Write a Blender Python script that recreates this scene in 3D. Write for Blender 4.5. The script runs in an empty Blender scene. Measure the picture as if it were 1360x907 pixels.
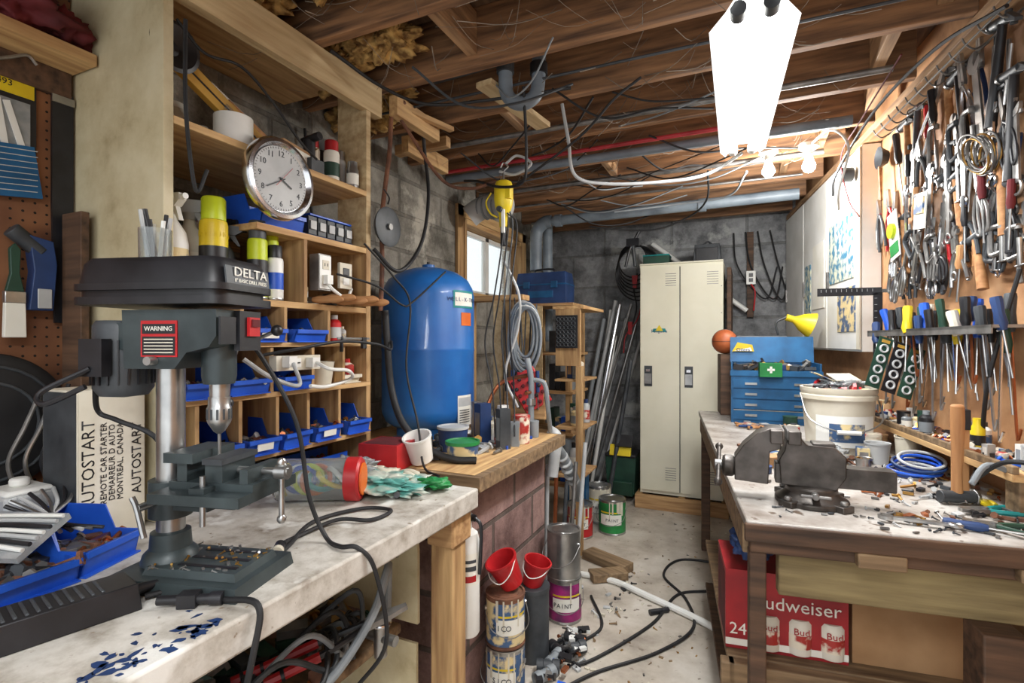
import bpy, bmesh, math, random
from mathutils import Vector, Matrix, noise
R=random.Random(7)
S=bpy.context.scene
pi=math.pi
def lin(c):
    return tuple(((v/255)/12.92 if v/255<=.04045 else ((v/255+.055)/1.055)**2.4) for v in c)+(1,)
def mat(name,c,c2=None,scale=8,rough=.6,metal=0,bump=0,stretch=(1,1,1),emit=0,trans=0,lo=.35,hi=.65,coat=0):
    m=bpy.data.materials.new(name);m.use_nodes=True
    nt=m.node_tree;N=nt.nodes;L=nt.links
    b=N['Principled BSDF']
    b.inputs['Roughness'].default_value=rough;b.inputs['Metallic'].default_value=metal
    b.inputs['Transmission Weight'].default_value=trans
    b.inputs['Coat Weight'].default_value=coat
    if c2 is None:
        c2=tuple(max(0,v*.86) for v in c)
    tc=N.new('ShaderNodeTexCoord');mp=N.new('ShaderNodeMapping');mp.inputs['Scale'].default_value=stretch
    nz=N.new('ShaderNodeTexNoise');nz.inputs['Scale'].default_value=scale;nz.inputs['Detail'].default_value=6
    cr=N.new('ShaderNodeValToRGB')
    cr.color_ramp.elements[0].position=lo;cr.color_ramp.elements[1].position=hi
    cr.color_ramp.elements[0].color=lin(c2);cr.color_ramp.elements[1].color=lin(c)
    L.new(tc.outputs['Object'],mp.inputs[0]);L.new(mp.outputs[0],nz.inputs['Vector'])
    L.new(nz.outputs['Fac'],cr.inputs[0]);L.new(cr.outputs[0],b.inputs['Base Color'])
    if bump:
        bp=N.new('ShaderNodeBump');bp.inputs['Strength'].default_value=bump;bp.inputs['Distance'].default_value=.01
        L.new(nz.outputs['Fac'],bp.inputs['Height']);L.new(bp.outputs[0],b.inputs['Normal'])
    if emit:
        b.inputs['Emission Color'].default_value=lin(c);b.inputs['Emission Strength'].default_value=emit
    return m
def wood(name,c,c2,axis,lo=.3,hi=.7):
    st=[14,14,14];st[axis]=1.2
    return mat(name,c,c2,scale=3,rough=.7,stretch=st,bump=.25,lo=lo,hi=hi)
# ---------- palette
joistw=wood('joist_wood',(168,124,86),(84,60,44),0,.3,.68)
joistY=wood('beam_wood',(192,154,114),(122,92,66),1)
subfl=wood('subfloor_boards',(124,96,72),(62,48,38),1)
pineY=wood('pine_y',(218,182,128),(166,124,80),1)
pineX=wood('pine_x',(204,166,116),(148,108,70),0)
pineZ=wood('pine_z',(198,162,112),(138,102,66),2)
palew=wood('pale_ply',(208,186,144),(170,142,102),1)
darkw=wood('dark_wood',(104,76,56),(54,40,30),0)
oldw=wood('old_wood',(152,126,94),(90,70,50),0)
greenw=wood('olive_wood',(156,140,98),(106,90,60),0)
handw=wood('handle_wood',(196,146,96),(150,100,60),2)
lockm=mat('locker_enamel',(232,228,208),(220,216,194),3,.45)
black=mat('black_plastic',(36,36,40),(24,24,27),20,.42)
rubber=mat('black_rubber',(34,34,36),(20,20,22),12,.6)
dkgrey=mat('charcoal',(70,74,78),(46,50,54),12,.5)
castg=mat('cast_grey_green',(66,76,78),(44,52,54),10,.42,metal=.2)
casti=mat('cast_iron',(96,90,86),(60,56,52),14,.42,metal=.6,bump=.2)
steel=mat('steel',(190,190,188),(150,150,150),12,.3,metal=.9)
steeld=mat('steel_dull',(150,148,145),(108,106,104),16,.45,metal=.7)
chrome=mat('chrome',(225,225,228),(205,205,210),5,.18,metal=1)
grey=mat('grey_plastic',(140,146,150),(118,124,128),8,.5)
ductg=mat('pipe_blue_grey',(134,146,156),(102,112,122),6,.45)
lgrey=mat('light_grey',(190,192,192),(168,170,170),8,.5)
white=mat('white_plastic',(238,238,234),(222,222,216),6,.4)
offw=mat('off_white',(222,216,200),(198,190,170),6,.6)
blue=mat('bin_blue',(38,96,208),(26,74,178),8,.38)
tankb=mat('tank_blue',(38,112,188),(26,88,162),3,.38,coat=.2)
chestb=mat('chest_blue',(34,100,150),(22,76,118),9,.45,metal=.2)
dblue=mat('dark_blue',(38,66,116),(26,48,88),9,.5)
red=mat('red',(196,36,40),(160,26,32),8,.4)
dred=mat('dark_red',(112,30,34),(70,18,24),8,.8,bump=.3)
redbox=mat('beer_red',(164,32,38),(132,24,32),10,.5)
yellow=mat('yellow',(232,208,40),(208,178,28),8,.4)
tanyel=mat('tan_yellow',(206,164,72),(170,128,50),8,.6)
ylime=mat('lime_yellow',(206,220,40),(180,196,30),8,.4)
orange=mat('orange',(232,120,34),(206,92,24),8,.5)
green=mat('green',(40,140,70),(24,108,54),8,.45)
teal=mat('teal',(30,150,150),(20,120,120),8,.45)
dgreen=mat('dark_green',(36,74,58),(24,54,44),8,.5)
magenta=mat('magenta',(170,40,120),(60,30,70),14,.4)
cardb=mat('cardboard',(178,140,100),(152,114,76),6,.8)
paper=mat('paper',(240,238,230),(226,224,212),6,.7)
boxp=mat('printed_carton',(226,220,206),(198,190,172),5,.7)
mixlab=mat('printed_label',(220,200,150),(60,90,130),22,.5,lo=.45,hi=.55)
mixlab2=mat('printed_label_red',(230,220,200),(170,50,44),26,.5,lo=.44,hi=.54)
poster=mat('poster_print',(214,214,190),(60,120,150),26,.5,lo=.42,hi=.58)
brownb=mat('brown_ball',(180,96,52),(140,68,36),6,.5)
copper=mat('copper',(196,120,80),(150,86,54),8,.35,metal=.8)
brass=mat('brass',(190,150,80),(150,110,60),8,.35,metal=.8)
insul=mat('fibreglass',(214,176,108),(112,80,42),26,.95,bump=1,lo=.38,hi=.62)
clear=mat('clear_plastic',(240,245,245),(240,245,245),4,.12,trans=.9)
bagm=mat('bag_plastic',(236,238,238),(186,194,198),22,.2,trans=.6,bump=.5)
tealbag=mat('bag_teal',(90,160,150),(196,200,186),12,.3,bump=.5,lo=.42,hi=.58)
rust=mat('rust',(128,84,60),(84,56,44),20,.8,bump=.3)
pinkb=mat('red_pipe',(190,50,60),(150,36,44),10,.5)
web=mat('cobweb',(150,140,126),(120,110,98),10,.9)
lamp_white=mat('lamp_enamel',(250,250,248),(244,244,240),4,.4,emit=1.5)
tubem=mat('lamp_tube',(255,255,252),(255,255,252),4,.4,emit=14)
bulbm=mat('bulb_glow',(255,252,244),(255,252,244),4,.4,emit=60)

def brickmat(name,ax,c1,c2,mort,bw=.4,bh=.2,stain=(80,76,70),rough=.9,msize=.012,mixf=.75,patch=None):
    m=bpy.data.materials.new(name);m.use_nodes=True
    nt=m.node_tree;N=nt.nodes;L=nt.links;b=N['Principled BSDF'];b.inputs['Roughness'].default_value=rough
    tc=N.new('ShaderNodeTexCoord');sp=N.new('ShaderNodeSeparateXYZ');cb=N.new('ShaderNodeCombineXYZ')
    L.new(tc.outputs['Object'],sp.inputs[0]);L.new(sp.outputs[ax],cb.inputs[0]);L.new(sp.outputs[2],cb.inputs[1])
    br=N.new('ShaderNodeTexBrick');br.inputs['Scale'].default_value=1
    br.inputs['Brick Width'].default_value=bw;br.inputs['Row Height'].default_value=bh;br.inputs['Mortar Size'].default_value=msize
    br.inputs['Mortar Smooth'].default_value=.3
    br.inputs['Color1'].default_value=lin(c1);br.inputs['Color2'].default_value=lin(c2);br.inputs['Mortar'].default_value=lin(mort)
    L.new(cb.outputs[0],br.inputs['Vector'])
    nz=N.new('ShaderNodeTexNoise');nz.inputs['Scale'].default_value=3.5;nz.inputs['Detail'].default_value=11;nz.inputs['Roughness'].default_value=.75
    L.new(tc.outputs['Object'],nz.inputs['Vector'])
    cr=N.new('ShaderNodeValToRGB');cr.color_ramp.elements[0].position=.38;cr.color_ramp.elements[1].position=.6
    cr.color_ramp.elements[0].color=lin(stain);cr.color_ramp.elements[1].color=(1,1,1,1)
    L.new(nz.outputs[0],cr.inputs[0])
    mx=N.new('ShaderNodeMixRGB');mx.blend_type='MULTIPLY';mx.inputs[0].default_value=mixf
    L.new(br.outputs[0],mx.inputs[1]);L.new(cr.outputs[0],mx.inputs[2]);out=mx.outputs[0]
    if patch:
        n2=N.new('ShaderNodeTexNoise');n2.inputs['Scale'].default_value=2.3;n2.inputs['Detail'].default_value=8;n2.inputs['Roughness'].default_value=.7
        L.new(tc.outputs['Object'],n2.inputs['Vector'])
        c2_=N.new('ShaderNodeValToRGB');c2_.color_ramp.elements[0].position=.56;c2_.color_ramp.elements[1].position=.64
        L.new(n2.outputs[0],c2_.inputs[0])
        m2=N.new('ShaderNodeMixRGB');L.new(c2_.outputs[0],m2.inputs[0]);L.new(out,m2.inputs[1]);m2.inputs[2].default_value=lin(patch);out=m2.outputs[0]
    L.new(out,b.inputs['Base Color'])
    ad=N.new('ShaderNodeMath');ad.operation='MULTIPLY_ADD';ad.inputs[1].default_value=-.5
    L.new(br.outputs['Fac'],ad.inputs[0]);L.new(nz.outputs[0],ad.inputs[2])
    bp=N.new('ShaderNodeBump');bp.inputs['Strength'].default_value=.9;bp.inputs['Distance'].default_value=.015
    L.new(ad.outputs[0],bp.inputs['Height']);L.new(bp.outputs[0],b.inputs['Normal'])
    return m
blockL=brickmat('concrete_block_left',1,(168,164,154),(146,143,134),(134,130,122),.42,.2,stain=(90,86,78),patch=(192,188,176))
blockB=brickmat('concrete_wall_back',0,(168,169,170),(152,154,156),(140,141,140),.6,.3,stain=(98,98,102),patch=(186,187,184))
blockK=brickmat('ledge_blocks',1,(166,134,126),(140,110,106),(108,94,86),.4,.2,stain=(110,86,80))
def multimat(name,cols,scale,rough=.8,bump=.2,fleck=None,fleck2=None):
    m=bpy.data.materials.new(name);m.use_nodes=True
    nt=m.node_tree;N=nt.nodes;L=nt.links;b=N['Principled BSDF'];b.inputs['Roughness'].default_value=rough
    tc=N.new('ShaderNodeTexCoord');nz=N.new('ShaderNodeTexNoise');nz.inputs['Scale'].default_value=scale
    nz.inputs['Detail'].default_value=10;nz.inputs['Roughness'].default_value=.65
    L.new(tc.outputs['Object'],nz.inputs['Vector'])
    cr=N.new('ShaderNodeValToRGB');e=cr.color_ramp.elements
    e[0].position=cols[0][0];e[0].color=lin(cols[0][1]);e[1].position=cols[-1][0];e[1].color=lin(cols[-1][1])
    for p,c in cols[1:-1]:
        x=e.new(p);x.color=lin(c)
    L.new(nz.outputs[0],cr.inputs[0]);out=cr.outputs[0]
    for fl in(fleck,fleck2):
        if not fl:continue
        n2=N.new('ShaderNodeTexNoise');n2.inputs['Scale'].default_value=fl[1];n2.inputs['Detail'].default_value=5
        L.new(tc.outputs['Object'],n2.inputs['Vector'])
        c2=N.new('ShaderNodeValToRGB');c2.color_ramp.elements[0].position=fl[2];c2.color_ramp.elements[1].position=fl[2]+.06
        L.new(n2.outputs[0],c2.inputs[0])
        mx=N.new('ShaderNodeMixRGB');L.new(c2.outputs[0],mx.inputs[0]);L.new(out,mx.inputs[1]);mx.inputs[2].default_value=lin(fl[0]);out=mx.outputs[0]
    L.new(out,b.inputs['Base Color'])
    bp=N.new('ShaderNodeBump');bp.inputs['Strength'].default_value=bump;bp.inputs['Distance'].default_value=.01
    L.new(nz.outputs[0],bp.inputs['Height']);L.new(bp.outputs[0],b.inputs['Normal'])
    return m
floorm=multimat('concrete_floor',[(.3,(140,130,118)),(.48,(180,170,156)),(.6,(196,188,176)),(.75,(210,204,194))],3.2,.75,.15,fleck=((126,114,100),26,.64))
benchm=multimat('bench_top_worn',[(.3,(132,120,106)),(.42,(170,163,152)),(.55,(196,191,182)),(.75,(214,210,202))],12,.6,.3,fleck=((136,120,100),60,.66),fleck2=((222,220,214),7,.6))
rbenchm=multimat('bench_metal_top',[(.3,(112,98,86)),(.45,(156,148,140)),(.6,(188,184,178)),(.8,(206,204,198))],6,.45,.1,fleck=((104,88,74),24,.63))
plybd=multimat('tool_board_ply',[(.3,(128,88,58)),(.5,(178,132,92)),(.7,(204,160,118))],4,.7,.1)
cream=multimat('cream_paint',[(.3,(160,142,106)),(.45,(192,178,142)),(.6,(206,194,160)),(.8,(216,206,178))],5,.6,.15)
def pegmat():
    m=bpy.data.materials.new('pegboard');m.use_nodes=True
    nt=m.node_tree;N=nt.nodes;L=nt.links;b=N['Principled BSDF'];b.inputs['Roughness'].default_value=.7
    tc=N.new('ShaderNodeTexCoord')
    sc=N.new('ShaderNodeVectorMath');sc.operation='SCALE';sc.inputs[3].default_value=40
    fr=N.new('ShaderNodeVectorMath');fr.operation='FRACTION'
    sb=N.new('ShaderNodeVectorMath');sb.operation='SUBTRACT';sb.inputs[1].default_value=(.5,.5,.5)
    mu=N.new('ShaderNodeVectorMath');mu.operation='MULTIPLY';mu.inputs[1].default_value=(0,1,1)
    ln=N.new('ShaderNodeVectorMath');ln.operation='LENGTH'
    lt=N.new('ShaderNodeMath');lt.operation='LESS_THAN';lt.inputs[1].default_value=.13
    L.new(tc.outputs['Object'],sc.inputs[0]);L.new(sc.outputs[0],fr.inputs[0]);L.new(fr.outputs[0],sb.inputs[0]);L.new(sb.outputs[0],mu.inputs[0]);L.new(mu.outputs[0],ln.inputs[0]);L.new(ln.outputs['Value'],lt.inputs[0])
    nz=N.new('ShaderNodeTexNoise');nz.inputs['Scale'].default_value=6;L.new(tc.outputs['Object'],nz.inputs['Vector'])
    cr=N.new('ShaderNodeValToRGB');cr.color_ramp.elements[0].color=lin((100,62,40));cr.color_ramp.elements[1].color=lin((152,102,66))
    cr.color_ramp.elements[0].position=.35;cr.color_ramp.elements[1].position=.65
    L.new(nz.outputs[0],cr.inputs[0])
    mx=N.new('ShaderNodeMixRGB');L.new(lt.outputs[0],mx.inputs[0]);L.new(cr.outputs[0],mx.inputs[1]);mx.inputs[2].default_value=(.008,.005,.003,1)
    L.new(mx.outputs[0],b.inputs['Base Color'])
    return m
pegm=pegmat()

# ---------- mesh builder
def TR(x=0,y=0,z=0,rz=0,rx=0,ry=0):
    return Matrix.Translation((x,y,z))@Matrix.Rotation(math.radians(rz),4,'Z')@Matrix.Rotation(math.radians(ry),4,'Y')@Matrix.Rotation(math.radians(rx),4,'X')
LB=Matrix(((0,0,1,0),(1,0,0,0),(0,1,0,0),(0,0,0,1)))
RB=Matrix(((0,0,-1,0),(-1,0,0,0),(0,1,0,0),(0,0,0,1)))
FB=Matrix.Rotation(pi/2,4,'X')
class B:
    def __init__(s,name,M=None):
        s.n=name;s.v=[];s.f=[];s.fm=[];s.ms=[];s.M=M or Matrix()
    def add(s,vs,fs,m,T=None):
        if m not in s.ms:s.ms.append(m)
        k=s.ms.index(m);o=len(s.v)
        for v in vs:
            v=Vector(v)
            if T is not None:v=T@v
            s.v.append((v.x,v.y,v.z))
        for f in fs:s.f.append(tuple(i+o for i in f))
        s.fm+=[k]*len(fs)
        return s
    def box(s,c,d,m,T=None,top=(1,1),rz=0,rx=0,ry=0):
        vs=[]
        A=TR(*c,rz=rz,rx=rx,ry=ry)
        for z in(-1,1):
            k=top if z>0 else(1,1)
            for x,y in((-1,-1),(1,-1),(1,1),(-1,1)):
                vs.append(A@Vector((x*d[0]/2*k[0],y*d[1]/2*k[1],z*d[2]/2)))
        return s.add(vs,[(3,2,1,0),(4,5,6,7),(0,1,5,4),(1,2,6,5),(2,3,7,6),(3,0,4,7)],m,T)
    def b2(s,x0,x1,y0,y1,z0,z1,m,T=None):
        return s.box(((x0+x1)/2,(y0+y1)/2,(z0+z1)/2),(x1-x0,y1-y0,z1-z0),m,T)
    def lathe(s,pr,m,T=None,n=24,a0=0,a1=2*pi):
        full=abs(a1-a0-2*pi)<1e-4;k=n if full else n+1
        vs=[];fs=[]
        for r,z in pr:
            for i in range(k):
                a=a0+(a1-a0)*i/n;vs.append((r*math.cos(a),r*math.sin(a),z))
        for j in range(len(pr)-1):
            for i in range(n):
                a=j*k+i;b=j*k+(i+1)%k
                fs.append((a,b,b+k,a+k))
        if full:
            if pr[0][0]>1e-5:fs.append(tuple(range(k-1,-1,-1)))
            if pr[-1][0]>1e-5:fs.append(tuple((len(pr)-1)*k+i for i in range(k)))
        return s.add(vs,fs,m,T)
    def cyl(s,p,q,r,m,r2=None,n=16,T=None):
        p=Vector(p);q=Vector(q);d=q-p
        A=Matrix.Translation(p)@d.to_track_quat('Z','Y').to_matrix().to_4x4()
        if T is not None:A=T@A
        return s.lathe([(r,0),(r if r2 is None else r2,d.length)],m,A,n)
    def tube(s,pts,r,m,n=8,sub=6,closed=False,T=None,rad=None):
        P=[Vector(p) for p in pts]
        if sub>1 and len(P)>2:
            Q=[];L=len(P)
            rng=range(L) if closed else range(L-1)
            for i in rng:
                p1=P[i];p2=P[(i+1)%L]
                p0=P[i-1] if(closed or i>0) else p1*2-p2
                p3=P[(i+2)%L] if(closed or i+2<L) else p2*2-p1
                for k in range(sub):
                    t=k/sub
                    Q.append(.5*((2*p1)+(p2-p0)*t+(2*p0-5*p1+4*p2-p3)*t*t+(3*p1-p0-3*p2+p3)*t**3))
            if not closed:Q.append(P[-1])
            P=Q
        K=len(P);vs=[];fs=[];up=None
        for i in range(K):
            if closed:t=P[(i+1)%K]-P[i-1]
            else:t=P[min(i+1,K-1)]-P[max(i-1,0)]
            if t.length<1e-9:t=Vector((0,0,1))
            t.normalize()
            if up is None:
                up=Vector((0,0,1)) if abs(t.z)<.9 else Vector((1,0,0))
            up=(up-t*up.dot(t))
            if up.length<1e-6:up=t.orthogonal()
            up.normalize();sd=t.cross(up)
            rr=r if rad is None else rad(i/(K-1))
            for k in range(n):
                a=2*pi*k/n;vs.append(P[i]+(up*math.cos(a)+sd*math.sin(a))*rr)
        for i in range(K if closed else K-1):
            j=(i+1)%K
            for k in range(n):
                k2=(k+1)%n;fs.append((i*n+k,i*n+k2,j*n+k2,j*n+k))
        if not closed:
            fs.append(tuple(range(n-1,-1,-1)));fs.append(tuple((K-1)*n+k for k in range(n)))
        return s.add(vs,fs,m,T)
    def ring(s,Rr,r,m,T=None,n=8,seg=28,sy=1):
        return s.tube([(Rr*math.cos(2*pi*i/seg),Rr*sy*math.sin(2*pi*i/seg),0) for i in range(seg)],r,m,n=n,sub=1,closed=True,T=T)
    def prism(s,poly,th,m,T=None):
        n=len(poly);vs=[(x,y,-th/2) for x,y in poly]+[(x,y,th/2) for x,y in poly]
        fs=[tuple(range(n-1,-1,-1)),tuple(range(n,2*n))]+[(i,(i+1)%n,(i+1)%n+n,i+n) for i in range(n)]
        return s.add(vs,fs,m,T)
    def sph(s,c,r,m,T=None,n=20,sc=(1,1,1),jit=0,seed=0,fq=2.2):
        h=n//2;vs=[];fs=[]
        for j in range(h+1):
            t=pi*j/h
            for i in range(n):
                a=2*pi*i/n;v=Vector((math.sin(t)*math.cos(a),math.sin(t)*math.sin(a),math.cos(t)))
                k=1
                if jit:
                    o=Vector((seed*1.3,seed*1.7,seed*.6));k+=jit*(noise.noise(v*fq+o)*.8+noise.noise(v*fq*2.6+o)*.45+noise.noise(v*fq*6+o)*.2)
                v=v*k*r
                vs.append((c[0]+v.x*sc[0],c[1]+v.y*sc[1],c[2]+v.z*sc[2]))
        for j in range(h):
            for i in range(n):
                a=j*n+i;b=j*n+(i+1)%n;fs.append((a,a+n,b+n,b))
        return s.add(vs,fs,m,T)
    def text(s,t,size,m,T,align='CENTER',sx=1):
        cu=bpy.data.curves.new('t','FONT');cu.body=t;cu.size=size;cu.align_x=align;cu.align_y='CENTER';cu.resolution_u=2
        cu.extrude=.0004
        o=bpy.data.objects.new('t',cu);S.collection.objects.link(o)
        dg=bpy.context.evaluated_depsgraph_get();me=bpy.data.meshes.new_from_object(o.evaluated_get(dg))
        s.add([(v.co.x*sx,v.co.y,v.co.z) for v in me.vertices],[tuple(p.vertices) for p in me.polygons],m,T)
        bpy.data.objects.remove(o);bpy.data.curves.remove(cu);bpy.data.meshes.remove(me)
        return s
    def arctext(s,t,size,m,r,ang,z,kern=.66):
        w=size*kern/r
        for i,ch in enumerate(t):
            a=ang+(i-(len(t)-1)/2)*w
            if ch!=' ':s.text(ch,size,m,Matrix.Rotation(a,4,'Z')@Matrix.Translation((r,0,z))@LB)
        return s
    def arc(s,r,a0,a1,z0,z1,m,T=None,n=10):
        return s.lathe([(r,z0),(r,z1)],m,T,n,a0,a1)
    def bits(s,x0,x1,y0,y1,z,n,ms,size=.012,T=None):
        for i in range(n):
            m=R.choice(ms);x=R.uniform(x0,x1);y=R.uniform(y0,y1);k=size*R.uniform(.6,1.4);a=R.uniform(0,360)
            if R.random()<.5:
                A=TR(x,y,z+k*.3,rz=a,ry=R.uniform(60,90))
                s.lathe([(k*.22,-k),(k*.22,k*.8),(k*.45,k*.8),(k*.45,k)],m,A if T is None else T@A,6)
            else:s.box((x,y,z+k*.25),(k*1.6,k*.8,k*.5),m,T,rz=a,rx=R.uniform(-15,15))
        return s
    def mixed(s,x0,x1,y0,y1,z,n,h0,h1,ms=None,w=.03):
        ms=ms or [white,dkgrey,mixlab,offw,black,grey,mixlab2,dgreen,cardb,dblue,lgrey,steel]
        got=[]
        for i in range(n*4):
            if len(got)>=n:break
            k=w*R.uniform(.6,1.25);x=R.uniform(x0+k,max(x0+k,x1-k));y=R.uniform(y0+k,y1-k)
            if any((x-a)**2+(y-b_)**2<(k+c)**2 for a,b_,c in got):continue
            got.append((x,y,k));h=R.uniform(h0,h1);m=R.choice(ms);m2=R.choice(ms);t=R.random();A=TR(x,y,z,rz=R.uniform(0,90))
            if t<.35:
                s.lathe([(k*.9,0),(k,.003),(k,h*.72),(k*.7,h*.8),(k*.45,h*.84)],m,A,18);s.lathe([(k*.5,h*.84),(k*.5,h),(0,h)],m2,A,16);s.lathe([(k*1.01,h*.15),(k*1.01,h*.55)],R.choice([paper,mixlab,mixlab2,m2]),A,18)
            elif t<.6:
                s.lathe([(k*.95,0),(k,.004),(k,h*.8),(k*1.05,h*.8),(k*1.05,h*.9),(0,h*.9)],m,A,18)
            elif t<.85:s.box((0,0,h*.4),(k*1.5,k*1.1,h*.8),m,A);s.box((0,0,h*.4),(k*1.52,k*.8,h*.45),m2,A)
            else:s.lathe([(k*.4,0),(k,0),(k,h*.3),(k*.4,h*.3),(k*.4,0)],m,A,20)
        return s
    def done(s,bevel=0,smooth=False):
        me=bpy.data.meshes.new(s.n);me.from_pydata(s.v,[],s.f)
        for m in s.ms:me.materials.append(m)
        me.polygons.foreach_set('material_index',s.fm)
        bm=bmesh.new();bm.from_mesh(me);bmesh.ops.recalc_face_normals(bm,faces=bm.faces);bm.to_mesh(me);bm.free()
        me.polygons.foreach_set('use_smooth',[True]*len(me.polygons))
        if not smooth:me.set_sharp_from_angle(angle=.62)
        o=bpy.data.objects.new(s.n,me);S.collection.objects.link(o);o.matrix_world=s.M
        if bevel:
            md=o.modifiers.new('bevel','BEVEL');md.width=bevel;md.segments=2;md.limit_method='ANGLE';md.angle_limit=.7;md.harden_normals=False
        return o
def cable(name,pts,r,m,n=8,sub=8):
    b=B(name);b.tube(pts,r,m,n=n,sub=sub);return b.done()

# ---------- camera
cam=bpy.data.cameras.new('camera');co=bpy.data.objects.new('camera',cam);S.collection.objects.link(co)
co.location=(0,0,1.3);co.rotation_euler=(pi/2,0,math.radians(24.49));cam.lens=18.13;cam.sensor_width=36;cam.clip_start=.02
S.camera=co

# ---------- room
RF=Matrix.Translation((0,1.42,0))@Matrix.Rotation(math.radians(7.63),4,'Z')
B('floor').b2(-2.0,1.6,-1.2,4.9,-.1,0,floorm).done()
w=B('wall_left')
w.b2(-1.9,-1.73,-1.2,2.98,0,2.5,blockL).b2(-1.9,-1.73,3.95,4.7,0,2.5,blockL).b2(-1.9,-1.73,2.98,3.95,0,1.6,blockL).b2(-1.9,-1.73,2.98,3.95,2.12,2.5,blockL).done()
B('wall_back').b2(-1.9,1.1,4.7,4.85,0,2.5,blockB).done()
B('wall_right',RF).b2(.787,.9,-2.4,3.5,0,2.5,plybd).done()
B('ceiling').b2(-1.9,1.6,-1.2,4.85,2.5,2.54,subfl).done()
for y in(-.9,-.5,-.1,.25,.6,.95,1.3,1.65,2.0,2.4,2.8,3.2,3.6,4.0,4.4):
    b=B('ceiling_joist');xr=.90-.134*y
    b.b2(-1.725,min(xr,1.1),y-.02,y+.02,2.29,2.5,joistw).done(.003)
b=B('ceiling_bridging')
for y0,y1,x in((1.67,1.98,.55),(2.02,2.38,.45),(2.42,2.78,.5),(2.82,3.18,.35),(1.32,1.63,-.9),(2.02,2.38,-1.0),(3.22,3.58,.2),(2.82,3.18,-.75)):
    b.b2(x-.02,x+.02,y0,y1,2.33,2.48,joistY)
b.done(.002)
b=B('window_1')
for a in((2.98,3.01,1.6,2.12),(3.92,3.95,1.6,2.12)):b.b2(-1.86,-1.70,a[0],a[1],a[2],a[3],pineZ)
b.b2(-1.86,-1.70,3.01,3.92,2.085,2.12,pineY);b.b2(-1.86,-1.70,3.01,3.92,1.6,1.635,pineY)
for y in(3.02,3.45,3.475,3.885):b.b2(-1.83,-1.79,y,y+.028,1.64,2.08,white)
for z in(1.637,2.05):b.b2(-1.83,-1.79,3.02,3.91,z,z+.03,white)
b.b2(-1.815,-1.81,3.02,3.91,1.64,2.08,clear)
b.done(.002)
b=B('trim_1')
b.b2(-1.728,-1.705,2.90,2.975,1.52,2.2,pineZ);b.b2(-1.728,-1.705,3.955,4.03,1.52,2.2,pineZ);b.b2(-1.728,-1.705,2.90,4.03,2.125,2.2,pineY)
b.done(.002)

# ---------- left workbench
b=B('workbench')
b.b2(-1.72,-.75,-.9,1.40,.79,.85,benchm)
b.b2(-1.68,-.80,1.345,1.385,.70,.789,pineX)
b.b2(-.86,-.77,1.28,1.39,.70,.789,pineX)
for y in(-.5,1.30):
    b.b2(-.86,-.78,y,y+.075,0,.70,pineZ);b.b2(-1.66,-1.58,y,y+.07,0,.72,pineZ)
b.b2(-1.7,-.95,-.6,1.28,.42,.45,oldw)
b.done(.006)
b=B('paint_splatter')
R.seed(5)
for i in range(46):
    x=-.765-abs(R.gauss(0,.035));y=R.uniform(.36,.56);k=R.uniform(.002,.008);P=[(k*R.uniform(.5,1.4)*math.cos(a),k*2*R.uniform(.4,1.3)*math.sin(a)) for a in [j*pi/4 for j in range(8)]]
    b.prism(P,.0006,dblue,TR(x,y,.8506,rz=R.uniform(0,180)))
b.done()
R.seed(7)
b=B('sheet_metal_panel',TR(-1.13,1.29,.455))
pts=[(-.32,0),(.235,0),(.235,.22)]+[(.235-.07+.07*math.cos(t),.22+.07*math.sin(t)) for t in(.3,.6,.9,1.2,1.5)]+[(-.32,.29)]
b.prism(pts,.012,cream,FB);b.ring(.009,.003,steeld,TR(.16,-.01,.2)@FB);b.done()
b=B('sheet_metal_panel',TR(-1.13,1.29,.0));b.box((-.05,0,.2),(.56,.01,.39),cream);b.done()

b=B('concrete_block_ledge')
b.b2(-1.728,-.90,1.55,2.36,0,.80,blockK).b2(-1.728,-.80,1.50,2.38,.801,.85,oldw)
b.b2(-1.70,-.83,1.52,2.36,.8505,.8525,pineY).done(.004)
b=B('fire_extinguisher',TR(-.82,1.452,.36))
b.lathe([(.0,0),(.036,.002),(.04,.01),(.04,.30),(.034,.325),(.016,.34),(.014,.36)],white,n=28)
b.arc(.0407,-2.2,.1,.17,.27,paper);b.arc(.0411,-2.0,-.3,.18,.20,red);b.arc(.0411,-2.0,-.3,.215,.23,dkgrey);b.arc(.0411,-2.0,-.3,.24,.25,dkgrey)
b.lathe([(.016,.36),(.018,.365),(.018,.385),(.008,.39)],steel,n=16)
b.box((-.0,-.02,.395),(.014,.08,.008),steeld,rx=12);b.box((0,-.025,.372),(.014,.07,.006),steeld,rx=-8)
b.cyl((0,.0,.375),(.03,.0,.375),.011,black);b.tube([(.03,0,.375),(.05,0,.35),(.048,0,.25),(.045,0,.2)],.006,black)
b.done()

# ---------- shelving unit
b=B('wall_shelving')
b.b2(-1.722,-1.30,.795,.82,.852,2.285,cream)
b.b2(-1.722,-1.30,1.535,1.56,.852,1.66,pineZ);b.b2(-1.44,-1.30,1.535,1.56,1.66,2.285,palew)
b.b2(-1.722,-1.30,.82,1.56,1.845,1.865,pineY)
b.b2(-1.722,-1.30,1.06,1.535,1.63,1.65,pineY)
b.b2(-1.722,-1.30,.82,1.535,1.405,1.425,pineY)
b.b2(-1.722,-1.28,.82,1.535,1.283,1.297,pineY)
b.b2(-1.722,-1.28,.82,1.535,1.135,1.15,pineY)
b.b2(-1.722,-1.28,.82,1.535,.957,.972,pineY)
b.b2(-1.60,-1.30,1.236,1.25,1.425,1.63,pineZ)
for z0,z1,ys in((.972,1.135,(.87,.995,1.12,1.24,1.38)),(1.15,1.283,(.93,1.10,1.26,1.40)),(1.297,1.405,(1.0,1.15,1.33))):
    for y in ys:b.b2(-1.7,-1.285,y-.006,y+.006,z0,z1,pineZ)
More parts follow.
